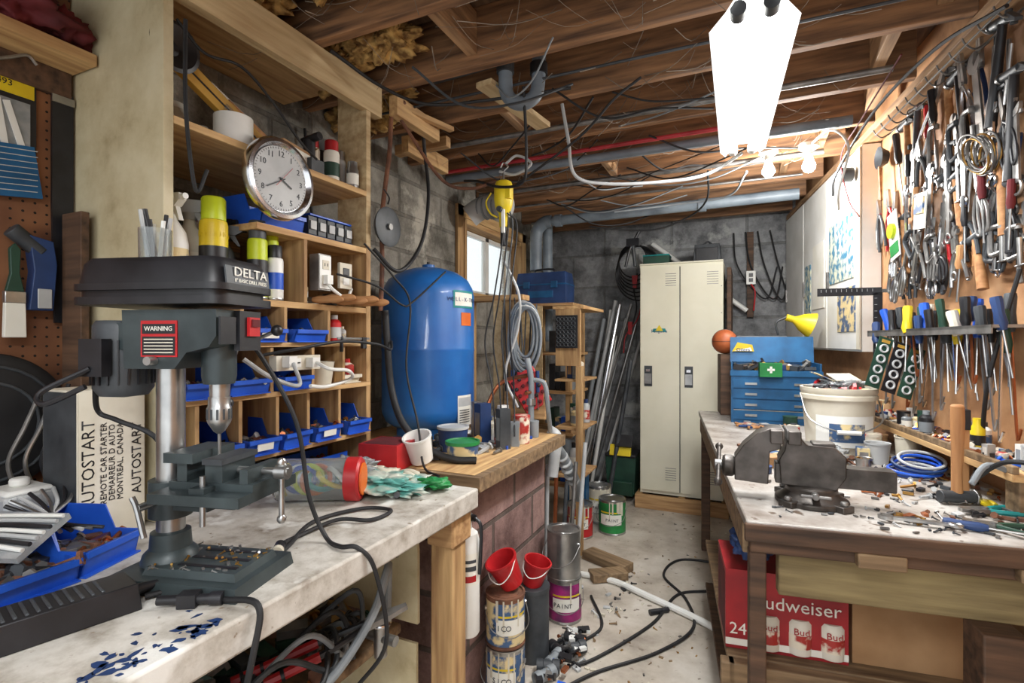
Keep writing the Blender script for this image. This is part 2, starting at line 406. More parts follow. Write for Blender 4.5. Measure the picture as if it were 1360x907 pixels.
b.b2(-1.725,-1.722,.82,1.535,.86,1.405,darkw)
b.b2(-1.33,-1.295,.82,1.62,2.17,2.285,palew)
b.b2(-1.72,-1.34,.83,1.53,2.265,2.285,pineY)
b.done(.0015)
b=B('wood_plank',TR(-1.62,.765,0));b.box((0,0,1.25),(.09,.02,.78),darkw);b.done(.002)

def pbin(x,y,z,w,d,h,m,rz=0,fill=14,fm=None,name='plastic_parts_bin',rx=0,bs=.014):
    b=B(name,TR(x,y,z,rz=rz,rx=rx));t=.003
    b.b2(-d,0,-w/2,w/2,0,t,m);b.b2(-d,-d+t,-w/2,w/2,t,h,m)
    sp=[(-d,0),(-.012,0),(0,h*.5),(-d*.3,h*.5),(-d*.42,h),(-d,h)]
    for s_ in(-1,1):
        b.prism([(p[0],p[1]) for p in sp],t,m,TR(0,s_*(w/2-t/2),0)@FB)
    b.prism([(-.012,0),(0,h*.5),(-t,h*.5),(-.012-t,0)],w,m,FB)
    b.prism([(-.002,h*.5),(.006,h*.5),(.006,h*.5-.012),(.003,h*.5-.012)],w,m,FB)
    if R.random()<.35:b.box((.0015,0,h*.27),(.002,w*.5,h*.24),paper,ry=8)
    if fill:b.bits(-d*.85,-.02,-w*.38,w*.38,h*.28,fill,fm or [steeld,copper,black,brass,lgrey,dkgrey],bs)
    return b.done()
for y in(.9325,1.057,1.18,1.31,1.458):pbin(-1.262,y,.9725,.105,.2,.095,blue,fill=34,rz=R.uniform(-4,4),bs=.02)
for y,wd in((.875,.09),(1.015,.13),(1.18,.12)):pbin(-1.262,y,1.1505,wd,.2,.085,blue,fill=30,rz=R.uniform(-4,4),bs=.02)
for y,wd in((1.075,.12),(1.235,.13)):pbin(-1.262,y,1.2975,wd,.2,.08,blue,fill=24,rz=R.uniform(-4,4),bs=.018)
pbin(-1.30,1.46,1.1505,.09,.15,.06,offw)
b=B('plastic_cup',TR(-1.32,1.33,1.1515));b.lathe([(.0,0),(.032,0),(.042,.075),(.044,.08),(.038,.076),(.029,.006),(0,.005)],offw);b.done()
pbin(-1.31,1.17,1.6505,.16,.2,.10,blue,fill=4,fm=[dkgrey])
b=B('drawer_organizer',TR(-1.34,1.40,1.6505))
b.b2(-.13,0,-.11,.11,0,.012,dblue)
for i in range(5):
    b.b2(-.12,-.002,-.105+i*.043,-.068+i*.043,.013,.075,dkgrey);b.b2(0,.004,-.1+i*.043,-.073+i*.043,.03,.06,lgrey)
b.b2(-.12,0,-.1,.1,.077,.084,blue);b.done(.0015)
b=B('parts_tray',TR(-1.36,1.2,.8515))
b.b2(-.1,0,-.3,.3,0,.004,blue);b.b2(-.003,0,-.3,.3,.004,.04,blue);b.b2(-.1,-.097,-.3,.3,.004,.05,blue)
b.bits(-.09,-.01,-.28,.28,.01,70,[steeld,copper,black,red,brass],.02);b.done()
bright=[white,offw,mixlab,mixlab2,lgrey,yellow,cardb,steel,paper,teal,red,dkgrey,black]
b=B('assorted_jars');b.mixed(-1.71,-1.50,.84,1.52,1.8655,16,.09,.19,bright);b.done()
b=B('assorted_jars');b.mixed(-1.71,-1.53,.84,1.22,1.4255,10,.12,.3,bright);b.mixed(-1.71,-1.6,1.26,1.52,1.4255,6,.06,.18,bright);b.done()
b=B('assorted_jars');b.mixed(-1.70,-1.53,1.07,1.52,1.6505,10,.07,.16,bright);b.done()
b=B('assorted_jars');b.mixed(-1.46,-1.34,1.265,1.52,1.4255,5,.03,.1,w=.022);b.done()
b=B('cubby_clutter')
for y0,y1,z,h in((1.34,1.52,1.2975,.1),(.84,.99,1.2975,.1),(1.41,1.52,1.1505,.11),(1.27,1.39,1.1505,.11)):b.mixed(-1.46,-1.31,y0,y1,z,5,h*.4,h,bright,w=.024)
b.done()

# clock
b=B('wall_clock',TR(-1.262,1.11,1.782)@LB)
b.lathe([(0,-.03),(.098,-.03),(.108,-.02),(.121,-.012),(.122,.0),(.116,.012),(.106,.014),(.1,.004),(.096,.0),(0,.0)],chrome,n=48)
b.lathe([(0,.001),(.095,.001),(.095,.002),(0,.002)],lgrey,n=40)
for i in range(12):
    a=pi/2-2*pi*(i+1)/12
    b.text(str(i+1),.024,dkgrey,TR(.074*math.cos(a),.074*math.sin(a),.003))
for i in range(60):
    a=2*pi*i/60;b.box((.09*math.cos(a),.09*math.sin(a),.003),(.005,.001,.0008),black,rz=math.degrees(a))
b.box((.015,-.008,.005),(.05,.004,.001),black,rz=-28).box((-.02,-.015,.006),(.075,.0035,.001),black,rz=30).box((.01,.01,.0065),(.09,.0012,.0008),red,rz=48)
b.lathe([(.004,.003),(.004,.008)],black,n=10);b.done()

def spray(x,y,z,r,h,body,cap,band=None,rz=0,txt=None,name='spray_can'):
    b=B(name,TR(x,y,z))
    b.lathe([(r*.95,0),(r,.004),(r,h*.72),(r*.93,h*.76),(r*.6,h*.79)],body,n=24)
    b.lathe([(r*.99,h*.001),(r*1.02,.003),(r*1.02,.006),(r*.99,.008)],steel,n=24)
    b.lathe([(r*.86,h*.77),(r*.86,h*.98),(r*.76,h),(0,h)],cap,n=20)
    if band:
        b.lathe([(r*1.01,h*.2),(r*1.01,h*.5)],band,n=24)
    if txt:b.arctext(txt,.020,black if band is None or band is not black else yellow,r*1.03,-.5,h*.62)
    b.done()
def trigger(x,y,z,r,h,body,head,lab,rz=0):
    b=B('trigger_spray_bottle',TR(x,y,z,rz=rz))
    b.lathe([(r*.95,0),(r,.006),(r,h*.5),(r*.85,h*.62),(r*.38,h*.74),(r*.36,h*.8)],body,n=24)
    b.arc(r*1.01,-1.4,1.0,h*.12,h*.45,lab)
    b.lathe([(r*.42,h*.79),(r*.42,h*.86)],head,n=16)
    b.prism([(-.025,h*.86),(.03,h*.86),(.05,h*.92),(.05,h*.98),(-.01,h),(-.03,h*.95)],.02,head,FB)
    b.prism([(.012,h*.86),(.03,h*.86),(.045,h*.72),(.038,h*.72)],.012,head,FB)
    b.cyl((.05,0,h*.95),(.062,0,h*.95),.008,head);b.done()
def jug(x,y,z,w,h,body,cap,lab):
    b=B('plastic_jug',TR(x,y,z))
    b.box((0,0,h*.38),(w*.6,w,h*.76),body);b.box((0,0,h*.8),(w*.6,w,h*.12),body,top=(.5,.4))
    b.cyl((0,-w*.1,h*.84),(0,-w*.1,h*.98),w*.2,cap);b.tube([(0,w*.1,h*.84),(0,w*.42,h*.8),(0,w*.47,h*.65),(0,w*.47,h*.5)],w*.08,body)
    b.box((w*.305,0,h*.35),(.002,w*.8,h*.4),lab);b.done(.006)
trigger(-1.40,.875,1.4255,.042,.27,white,white,mixlab)
trigger(-1.45,.96,1.4255,.042,.28,offw,lgrey,mixlab2,rz=30)
spray(-1.355,.965,1.4255,.036,.275,yellow,ylime,black,txt='Invisible')
trigger(-1.47,1.06,1.4255,.038,.25,dkgrey,black,dgreen,rz=20)
trigger(-1.41,1.035,1.4255,.035,.22,dkgrey,black,black,rz=50)
spray(-1.335,1.09,1.4255,.028,.235,ylime,dkgrey,black)
spray(-1.37,1.165,1.4255,.029,.21,lgrey,ylime,green)
spray(-1.325,1.145,1.4255,.024,.17,white,black,blue)
jug(-1.42,1.205,1.4255,.055,.225,white,yellow,paper)
spray(-1.42,1.385,1.8655,.028,.165,offw,red,white)
spray(-1.38,1.44,1.8655,.028,.165,paper,red,dgreen)
spray(-1.46,1.46,1.8655,.03,.19,black,grey,red)
spray(-1.40,1.50,1.8655,.024,.15,lgrey,steel)
b=B('aerosol_paint_tin',TR(-1.335,1.50,1.8655));b.lathe([(.022,0),(.022,.07),(.018,.08),(.018,.1),(0,.1)],steel);b.lathe([(.0223,.015),(.0223,.055)],paper);b.done()
b=B('tape_roll',TR(-1.36,1.03,1.8655));b.lathe([(.03,0),(.052,0),(.052,.085),(.03,.085),(.03,0)],white,n=32);b.done(.001)
b=B('cardboard_box',TR(-1.42,1.25,1.8655,rz=12));b.box((0,0,.04),(.14,.16,.08),cardb);b.box((.071,0,.05),(.001,.12,.04),paper);b.box((0,.09,.1),(.14,.06,.002),cardb,rx=35);b.done(.001)
b=B('spirit_level',TR(-1.40,1.03,1.985,rz=0));b.box((0,0,0),(.022,.36,.05),tanyel,rx=-28);b.box((.012,.02,-.01),(.003,.06,.02),clear,rx=-28);b.box((.0,0,0),(.024,.34,.006),black,rx=-28);b.done(.001)
b=B('rolled_blueprint',TR(-1.46,1.18,1.99));b.cyl((0,-.16,.07),(0,.14,-.07),.018,paper);b.cyl((.03,-.12,.03),(.02,.16,-.09),.014,handw);b.done()
cable('black_cable',[(-1.32,.84,2.12),(-1.30,.9,2.06),(-1.29,1.0,2.07),(-1.29,1.1,2.02),(-1.28,1.2,1.93),(-1.29,1.28,1.90)],.004,rubber)
cable('black_cable',[(-1.27,.83,2.1),(-1.27,.83,1.9),(-1.265,.84,1.75),(-1.27,.86,1.68),(-1.26,.88,1.74)],.005,rubber)
b=B('machine_vise_part',TR(-1.38,1.335,1.8655));b.box((0,0,.03),(.08,.06,.06),dkgrey);b.cyl((0,0,.06),(0,0,.13),.02,black);b.cyl((-.03,0,.13),(.05,.0,.14),.014,black);b.done(.002)
b=B('loudspeaker',TR(-1.36,.86,2.07)@LB);b.lathe([(0,-.03),(.05,-.03),(.062,0),(.066,.005),(.056,.008),(.02,-.012),(0,-.008)],black,n=32);b.done()
b=B('electrical_outlet_box',TR(-1.29,1.305,1.47));b.box((-.01,0,.06),(.04,.055,.12),steeld);b.box((.012,0,.06),(.004,.05,.11),white)
for z in(.035,.085):b.box((.015,0,z),(.003,.028,.03),offw);b.box((.017,-.006,z),(.001,.003,.01),black);b.box((.017,.006,z),(.001,.003,.01),black)
b.tube([(.015,0,.03),(.04,.01,.0),(.03,.08,-.02),(-.02,.16,.02)],.006,white);b.box((.02,0,.035),(.03,.025,.03),white);b.done(.002)
b=B('outlet_cover',TR(-1.29,1.41,1.49));b.box((0,0,.04),(.012,.06,.09),offw);b.box((.007,0,.055),(.003,.03,.025),black);b.box((.007,0,.02),(.003,.03,.025),white);b.done(.002)
def file_(x,y,z,ang,L=.12):
    b=B('wood_handled_file',TR(x,y,z,rz=ang)@Matrix.Rotation(pi/2,4,'Y'))
    b.lathe([(0,-.0),(.009,.004),(.014,.03),(.012,.07),(.014,.1),(.008,.115),(.004,.12)],handw,n=14);b.cyl((0,0,-.12),(0,0,.0),.005,steeld);b.done()
for i in range(5):file_(-1.33+.012*i,1.30+.04*i,1.44+.008*(i%2),8+3*i)
b=B('power_strip',TR(-1.265,1.17,1.235));b.box((0,0,0),(.03,.17,.045),offw);
for i in range(3):b.box((.016,-.05+i*.045,0),(.002,.022,.028),white);b.box((.018,-.05+i*.045,0),(.001,.012,.004),black)
b.box((.03,-.05,.005),(.03,.03,.032),white);b.box((.03,.04,.0),(.03,.03,.03),white)
b.tube([(.045,.04,0),(.09,.05,-.02),(.08,.14,-.03),(.04,.2,-.06),(.03,.1,-.08),(.06,.0,-.07)],.006,white)
b.tube([(.045,-.05,0),(.1,-.08,-.06),(.13,-.2,-.03),(.1,-.26,.02)],.006,lgrey);b.done(.002)
cable('black_cable',[(-1.27,1.05,1.26),(-1.22,1.15,1.28),(-1.2,1.3,1.30),(-1.18,1.45,1.29),(-1.2,1.55,1.27),(-1.25,1.62,1.30)],.005,rubber)
b=B('clamp_bar',TR(-1.24,1.40,1.31)@LB);b.box((0,0,0),(.16,.008,.004),steeld);b.box((-.06,-.02,0),(.008,.05,.01),black);b.box((.05,-.015,0),(.02,.04,.012),black);b.done(.001)

# ---------- pegboard wall left
b=B('pegboard_panel');b.b2(-1.726,-1.70,-.6,.79,.86,2.27,pegm);b.done()
b=B('packaged_blades',TR(-1.69,.64,1.70)@LB);b.box((0,.14,0),(.14,.30,.006),black);b.box((0,.25,.004),(.13,.05,.002),yellow);b.box((0,.11,.006),(.11,.2,.006),bagm)
for i in range(3):b.box((-.03+i*.03,.12,.01),(.014,.17,.005),white,rz=8*i)
b.text('2493',.022,black,TR(.0,.25,.0055));b.box((.02,.03,.012),(.10,.13,.008),chestb,rz=8)
for i in range(8):b.box((.02,-.02+i*.015,.0165),(.095,.002,.001),lgrey,rz=8)
b.done()
b=B('leather_strop',TR(-1.685,.765,1.35)@LB)
b.prism([(-.018,0),(.018,0),(.024,.3),(.024,.62),(-.024,.62),(-.024,.3)],.008,black);b.ring(.014,.003,steel,TR(0,.64,0));b.box((0,.60,.006),(.05,.02,.004),steel);b.tube([(0,.64,0),(0,.68,.0),(0,.69,-.01)],.003,steel);b.done()
b=B('paint_brush',TR(-1.66,.655,1.31)@LB)
b.prism([(-.022,0),(.022,0),(.02,.09),(-.02,.09)],.014,paper);b.box((0,.10,0),(.042,.03,.016),steel);b.prism([(-.018,.115),(.018,.115),(.009,.16),(.011,.22),(0,.235),(-.011,.22),(-.009,.16)],.012,dgreen);b.done(.002)
b=B('heat_gun',TR(-1.665,.71,1.38)@LB);b.prism([(-.03,.0),(.02,.0),(.028,.12),(.02,.18),(-.03,.19),(-.02,.1)],.035,dblue);b.cyl((.0,.15,0),(-.06,.2,0),.02,dkgrey);b.box((.0,.03,.02),(.03,.05,.004),lgrey);b.done(.004)
b=B('abrasive_wheel',TR(-1.665,.6,1.10)@LB)
b.lathe([(.02,-.015),(.16,-.015),(.17,-.008),(.17,.008),(.16,.015),(.06,.015),(.055,.006),(.02,.006),(.02,-.015)],rust,n=48);b.lathe([(.145,.0155),(.16,.0155),(.17,.009),(.173,0)],rubber,n=48);b.ring(.10,.004,dkgrey,TR(0,0,.016));b.ring(.14,.004,dkgrey,TR(0,0,.016));b.done()
b=B('welding_tongs',TR(-1.60,.70,.93)@LB)
for i in range(6):
    x=-.06+.03*i;b.tube([(x,0,.002*i),(x-.02,.08,.004*i),(x+.01,.16,.006*i),(x+.04,.24+.01*i,.0)],.005,[steeld,steel,black][i%3])
b.done()
b=B('red_cloth_bundle',TR(-1.62,.64,2.12));b.sph((0,0,0),.075,dred,sc=(1.1,1.5,.85),jit=.8,seed=3,n=48);b.sph((0,.1,-.01),.05,dred,sc=(1,1.2,.8),jit=.7,seed=5,n=36);b.done(smooth=True)
b=B('wall_ledge_board');b.b2(-1.70,-1.57,.0,.79,2.03,2.06,pineY);b.b2(-1.698,-1.68,.1,.785,1.96,2.03,darkw);b.done(.002)
b=B('wire_hook',TR(-1.66,.60,1.97));b.tube([(0,-.1,.02),(0,-.02,.0),(0,.04,.03),(0,.08,.055),(0,.1,.04)],.004,steeld);b.done()

# ---------- drill press
b=B('drill_press',TR(-1.015,.635,.85,rz=15))
b.box((.07,0,.012),(.27,.17,.024),castg,top=(.97,.96));b.box((.09,0,.03),(.19,.12,.014),castg,top=(.95,.93))
for y in(-.035,.0,.035):b.box((.11,y,.0378),(.12,.008,.002),black)
b.bits(.0,.18,-.06,.06,.037,60,[steel,steeld,brass],.005)
b.lathe([(.05,.03),(.046,.045),(.036,.055),(.034,.085),(.026,.088)],castg,n=28)
b.cyl((0,0,.03),(0,0,.5),.0245,steel,n=28)
b.lathe([(.037,.115),(.037,.185)],castg,n=24);b.box((.06,0,.15),(.08,.05,.035),castg);b.box((.12,0,.172),(.18,.17,.018),castg);b.box((.12,0,.158),(.12,.11,.014),castg,top=(1.2,1.2))
b.cyl((0,-.035,.15),(0,-.075,.15),.007,steel);b.tube([(-.01,-.075,.17),(0,-.075,.15),(.02,-.08,.10)],.005,steel)
b.box((.125,0,.187),(.17,.095,.014),castg);b.box((.065,0,.212),(.02,.09,.036),castg);b.box((.065,0,.238),(.06,.11,.018),castg);b.box((.13,0,.21),(.035,.09,.034),castg);b.box((.13,0,.232),(.04,.1,.01),dkgrey);b.box((.19,0,.206),(.016,.09,.028),castg)
b.cyl((.12,0,.208),(.25,0,.208),.007,steel);b.cyl((.235,0,.12),(.235,0,.225),.005,steel);b.sph((.235,0,.12),.009,steel,n=10);b.sph((.235,0,.225),.009,steel,n=10);b.lathe([(.014,0),(.014,.022)],steel,TR(.226,0,.208,ry=90),n=14)
for s_ in(-1,1):b.box((.12,s_*.06,.186),(.03,.03,.01),castg);b.cyl((.12,s_*.06,.12),(.12,s_*.06,.21),.005,steel,n=10)
b.prism([(-.045,.40),(.06,.40),(.085,.43),(.13,.44),(.145,.46),(.145,.508),(-.05,.508)],.115,castg,FB)
b.lathe([(.032,.40),(.032,.45)],castg,n=24)
b.box((.03,-.0585,.455),(.075,.002,.066),red);b.box((.03,-.0597,.473),(.068,.001,.018),black);b.text('WARNING',.012,paper,TR(.03,-.0605,.473)@FB);b.box((.03,-.0597,.442),(.068,.001,.034),black)
for i in range(5):b.box((.03,-.0604,.43+i*.006),(.06,.0006,.002),offw)
b.cyl((.02,-.058,.415),(.02,-.075,.415),.008,steel)
b.lathe([(.027,.37),(.03,.385),(.03,.46)],castg,TR(.105,0,0),n=24)
b.cyl((.105,0,.34),(.105,0,.38),.017,steel,n=20)
b.lathe([(.004,.275),(.010,.28),(.019,.295),(.021,.30),(.021,.325),(.019,.328),(.019,.345)],steel,TR(.105,0,0),n=24)
for i in range(12):
    a=i*pi/6;b.box((.105+.0212*math.cos(a),.0212*math.sin(a),.313),(.001,.004,.02),dkgrey,rz=math.degrees(a))
b.cyl((.105,0,.21),(.105,0,.28),.003,steeld,n=8)
b.box((.15,.02,.47),(.012,.06,.075),black);b.box((.158,.025,.478),(.008,.03,.036),red);b.box((.163,.025,.485),(.005,.02,.014),dred)
b.box((.15,-.035,.47),(.004,.04,.05),black)
b.cyl((.06,.055,.43),(.06,.09,.43),.016,steel)
for a in(.4,2.5,4.6):
    e=Vector((.06+.11*math.cos(a),.095,.43+.11*math.sin(a)));b.cyl((.06,.085,.43),e,.004,steel,n=8);b.sph(e,.012,black,n=12)
b.lathe([(.0,.34),(.04,.345),(.05,.36),(.05,.48),(.044,.49),(.0,.49)],dkgrey,TR(-.105,0,0),n=28)
for i in range(20):
    a=i*pi/10;b.box((-.105+.051*math.cos(a),.051*math.sin(a),.41),(.006,.003,.085),black,rz=math.degrees(a))
b.box((-.105,-.06,.42),(.05,.02,.07),black)
b.box((-.05,0,.46),(.06,.08,.05),castg)
def rr(x0,x1,w0,w1,r=.03,k=5):
    P=[]
    for cx,cy,a in((x1-r,-w1+r,-pi/2),(x1-r,w1-r,0),(x0+r,w0-r,pi/2),(x0+r,-w0+r,pi)):
        for i in range(k+1):
            t=a+pi/2*i/k;P.append((cx+r*math.cos(t),cy+r*math.sin(t)))
    return P
CV=TR(.012,.004,.007)
o1=rr(-.15,.15,.082,.078);o0=rr(-.155,.155,.087,.083)
b.prism(o0,.014,black,CV@TR(0,0,.517));b.prism(rr(-.15,.145,.077,.073),.012,black,CV@TR(0,0,.53));b.prism(o0,.012,black,CV@TR(0,0,.542))
vs=[(x,y,.548) for x,y in o1]+[(x*.96,y*.94,.585) for x,y in o1]+[(x*.9,y*.86,.596) for x,y in o1];n=len(o1)
fs=[(i,(i+1)%n,(i+1)%n+n,i+n) for i in range(n)]+[(i+n,(i+1)%n+n,(i+1)%n+2*n,i+2*n) for i in range(n)]+[tuple(range(2*n,3*n)),tuple(range(n-1,-1,-1))]
b.add(vs,fs,black,CV)
b.box((.1505,0,.563),(.003,.12,.034),dkgrey,CV,ry=-6)
b.text('DELTA',.024,paper,CV@TR(.1535,.005,.570)@LB,sx=1.3);b.text('8" BASIC DRILL PRESS',.0095,paper,CV@TR(.1538,.005,.5545)@LB)
b.tube([(-.105,-.07,.40),(-.16,-.11,.36),(-.14,-.12,.34),(-.08,-.1,.37)],.005,black)
b.done(.0025)
b=B('pen_jar',TR(-1.08,.645,1.4545));b.lathe([(0,.001),(.028,.001),(.029,.07),(.027,.07),(.026,.004),(0,.004)],clear)
for i in range(7):
    a=i*.9;b.cyl((.012*math.cos(a),.012*math.sin(a),.006),(.026*math.cos(a),.026*math.sin(a),.085+.01*(i%3)),.004,[white,lgrey,black,offw][i%4],n=8)
b.cyl((0,0,.01),(-.02,-.01,.11),.006,black);b.done()

# bench items left
b=B('car_starter_box',TR(-1.41,.705,.8505));b.box((0,0,.17),(.14,.14,.34),boxp)
b.box((-.0,-.0705,.17),(.135,.001,.33),dkgrey);b.box((.0705,-.052,.17),(.001,.03,.33),offw)
b.text('AUTOSTART',.036,black,TR(.0712,-.048,.17)@LB@Matrix.Rotation(pi/2,4,'Z'))
for i,t in enumerate(('REMOTE CAR STARTER','DEMARREUR D AUTO','MONTREAL, CANADA')):b.text(t,.018,black,TR(.0712,-.018+.017*i,.17)@LB@Matrix.Rotation(pi/2,4,'Z'))
b.text('AUTOSTART',.03,black,TR(.0712,.052,.17)@LB@Matrix.Rotation(pi/2,4,'Z'))
b.done(.001)
b=B('white_container',TR(-1.46,.585,.8505));b.box((0,0,.06),(.1,.09,.12),lgrey);b.box((0,0,.125),(.1,.09,.012),white,top=(.9,.9));b.cyl((0,0,.13),(0,0,.15),.018,white);b.done(.006)
pbin(-1.16,.615,.8505,.13,.19,.10,blue,rz=20,fill=40,fm=[steeld,rust,copper],bs=.02)
pbin(-1.13,.47,.8505,.15,.20,.09,blue,rz=4,fill=50,fm=[steeld,rust,dkgrey,black],bs=.024)
pbin(-1.37,.53,.8505,.12,.18,.10,blue,rz=0,fill=10)
b=B('zip_bag_of_ties',TR(-1.25,.48,.94,rz=20,rx=25));b.box((0,0,0),(.16,.11,.012),bagm)
for i in range(7):b.tube([(-.07,-.04+.013*i,.01),(0,-.035+.012*i,.014),(.08,-.04+.014*i,.01)],.004,[white,black,lgrey][i%3])
b.done()
for i in range(8):
    b=B('hook_tool',TR(-1.27+.012*i,.52+.012*i,.945,rz=-40+12*i,rx=0,ry=-10));b.tube([(0,0,-.02),(-.06,.01,.0),(-.12,.03,.03),(-.16,.03,.06)],.004,[steel,black,lgrey][i%3]);b.done()
b=B('power_supply_charger',TR(-.995,.415,.8505,rz=-14))
b.box((0,0,.022),(.085,.26,.044),black,top=(.88,.96))
for i in range(16):b.box((0,-.115+i*.013,.0445),(.06,.005,.004),dkgrey)
b.cyl((0,.13,.02),(0,.165,.02),.01,black,r2=.006)
b.done(.006)
b=B('cable_connector',TR(-.88,.56,.862,rz=30));b.cyl((-.03,0,0),(.055,0,0),.008,black);b.cyl((.055,0,0),(.075,0,0),.011,black);b.box((.02,0,0),(.03,.024,.022),black);b.done()
cable('power_cord',[(-.815,.60,.858),(-.745,.61,.857),(-.735,.59,.78),(-.76,.56,.6),(-.78,.52,.4)],.0055,rubber)
cable('power_cord',[(-1.0,.76,1.32),(-.98,.80,1.28),(-.93,.86,1.12),(-.90,.87,.95),(-.86,.88,.862),(-.80,.86,.857),(-.76,.87,.857),(-.738,.90,.80),(-.74,.94,.62),(-.84,.95,.48)],.005,rubber)
cable('extension_cord',[(-.95,.55,.858),(-.90,.66,.858),(-.89,.78,.857),(-.97,.95,.857),(-.93,1.08,.857),(-.85,1.10,.857),(-.85,1.02,.857),(-.92,.98,.86),(-.93,.86,.857),(-.90,.80,.87)],.005,rubber)
b=B('cord_plug',TR(-.91,.80,.864,rz=-50));b.cyl((0,0,0),(.03,0,0),.011,black);b.cyl((.03,0,0),(.045,0,0),.012,offw);b.box((.052,.004,0),(.014,.002,.006),brass);b.box((.052,-.004,0),(.014,.002,.006),brass);b.done()
cable('power_cord',[(-1.14,.57,1.22),(-1.19,.60,1.16),(-1.16,.62,1.14),(-1.10,.66,1.1),(-1.13,.70,1.0),(-1.2,.74,.95),(-1.22,.78,.862)],.005,rubber)
b=B('clear_storage_tube',TR(-1.10,1.10,.911)@Matrix.Rotation(math.radians(28),4,'Z')@Matrix.Rotation(pi/2,4,'Y'))
b.lathe([(0,-.11),(.056,-.11),(.058,-.105),(.058,.11),(.056,.11),(.055,-.104),(0,-.106)],clear,n=36)
b.lathe([(.0,.12),(.055,.12),(.061,.114),(.061,.08),(.059,.08)],red,n=36);b.lathe([(.0,.121),(.045,.121),(.045,.125),(0,.125)],orange,n=30)
for i in range(8):
    b.ring(.038,.007,[yellow,white,blue,ylime,orange,teal,yellow,white][i],TR(.0,0,-.085+.02*i,rx=30*i,ry=20*i))
b.done()
b=B('plastic_bag',TR(-1.0,1.27,.872));b.sph((0,0,0),.10,tealbag,sc=(1.3,.9,.2),jit=.9,seed=9,n=72);b.sph((.13,.06,-.003),.045,green,sc=(1.2,1,.3),jit=.6,seed=1,n=40);b.done(smooth=True)
b=B('plastic_bag',TR(-1.18,1.32,.885));b.sph((0,0,0),.08,bagm,sc=(1.2,.8,.35),jit=.9,seed=19,n=64);b.done(smooth=True)
b=B('work_gloves',TR(-1.08,1.34,.872));b.sph((0,0,0),.06,offw,sc=(1.3,.7,.35),jit=.8,seed=29,n=48)
for i in range(4):b.tube([(.05,-.03+.02*i,0),(.09,-.035+.024*i,.008),(.12,-.04+.028*i,0)],.010,offw)
b.done(smooth=True)
b=B('red_box',TR(-1.17,1.50,.8535,rz=8));b.box((0,0,.045),(.15,.15,.09),red);b.box((0,0,.0905),(.13,.13,.001),dred);b.done(.003)
b=B('white_tub',TR(-1.07,1.57,.8535,rx=20));b.lathe([(0,.02),(.04,.02),(.05,.11),(.053,.11),(.053,.118),(.047,.118),(.037,.025),(0,.024)],white);b.done()
b=B('lidded_tub',TR(-.98,1.70,.8535));b.lathe([(0,0),(.055,0),(.062,.06),(.0,.06)],mixlab);b.lathe([(.066,.06),(.066,.072),(.058,.072),(.056,.068),(0,.068)],green);b.done()
b=B('lidded_tub',TR(-1.1,1.83,.8535));b.lathe([(0,0),(.055,0),(.062,.09),(.0,.09)],dblue);b.lathe([(.066,.09),(.066,.10),(.058,.10),(.056,.096),(0,.096)],lgrey);b.done()
b=B('assorted_jars');b.mixed(-1.14,-.86,1.9,2.34,.8535,12,.08,.24,w=.035);b.mixed(-1.3,-1.14,1.56,1.85,.8535,4,.06,.12);b.done()
b=B('scrap_pile',TR(-1.0,1.6,.8535));b.bits(-.25,.1,-.02,.6,.0,80,[steeld,white,dkgrey,blue,brass,lgrey],.03);b.bits(-.1,.12,-.4,-.22,-.002,14,[white,lgrey,dkgrey,paper,red],.025);b.done()
b=B('rolled_papers',TR(-1.17,1.24,.866));
for i in range(4):b.cyl((-.12,.02*i,.0+.01*(i%2)),(.10,.05+.02*i,.01*(i%2)),.012,[paper,offw,lgrey,red][i],n=12)
b.done()

# ---------- pressure tank
b=B('pressure_tank',TR(-1.40,2.10,.853))
b.lathe([(.15,0),(.15,.05),(.17,.05),(.2,.07),(.218,.11),(.22,.13),(.22,.40),(.2215,.405),(.2215,.415),(.22,.42),(.22,.66),(.212,.70),(.19,.74),(.14,.775),(.08,.795),(.0,.80)],tankb,n=56)
b.lathe([(.03,.79),(.03,.815),(.012,.82),(0,.82)],tankb);b.cyl((0,0,.81),(0,0,.83),.008,black)
b.arc(.2216,-.46,.20,.60,.68,teal);b.arc(.2222,-.42,.16,.61,.67,paper);b.arctext('WELL-X-TROL',.026,dblue,.2232,-.13,.638,.72)
b.arc(.2216,-.25,.1,.52,.58,orange);b.arc(.2216,-.35,.1,.06,.2,paper);b.arc(.2222,-.33,.08,.15,.19,lgrey)
for i in range(6):b.arc(.2224,-.3,.03,.075+i*.011,.079+i*.011,dkgrey)
b.done()

cable('drain_hose',[(-1.28,1.62,1.42),(-1.27,1.62,1.30),(-1.25,1.62,1.12),(-1.18,1.60,.99),(-1.08,1.62,.90),(-.98,1.63,.868),(-.9,1.66,.866)],.0135,rubber,n=12)
cable('steel_pipe',[(-1.31,1.63,1.42),(-1.31,1.64,1.60),(-1.31,1.64,1.80),(-1.29,1.66,2.05),(-1.30,1.69,2.22),(-1.26,1.72,2.27)],.009,rust)
b=B('speaker_driver',TR(-1.27,1.625,1.745)@LB);b.lathe([(0,-.02),(.06,-.02),(.074,-.005),(.077,.003),(.068,.006),(.0,.004)],dkgrey,n=36);b.lathe([(0,.006),(.012,.006),(.012,.015),(0,.015)],steeld);b.tube([(0,.09,0),(.02,.12,-.01),(0,.15,-.02)],.003,black);b.done()
cable('black_cable',[(-1.32,1.60,1.66),(-1.26,1.68,1.58),(-1.27,1.85,1.72),(-1.30,1.95,1.95),(-1.32,1.95,2.15),(-1.3,1.9,2.27)],.008,rubber)
cable('black_cable',[(-1.28,1.5,1.66),(-1.24,1.62,1.55),(-1.22,1.7,1.45),(-1.18,1.62,1.2),(-1.10,1.58,1.0),(-1.02,1.5,.87),(-.92,1.44,.858)],.004,rubber)
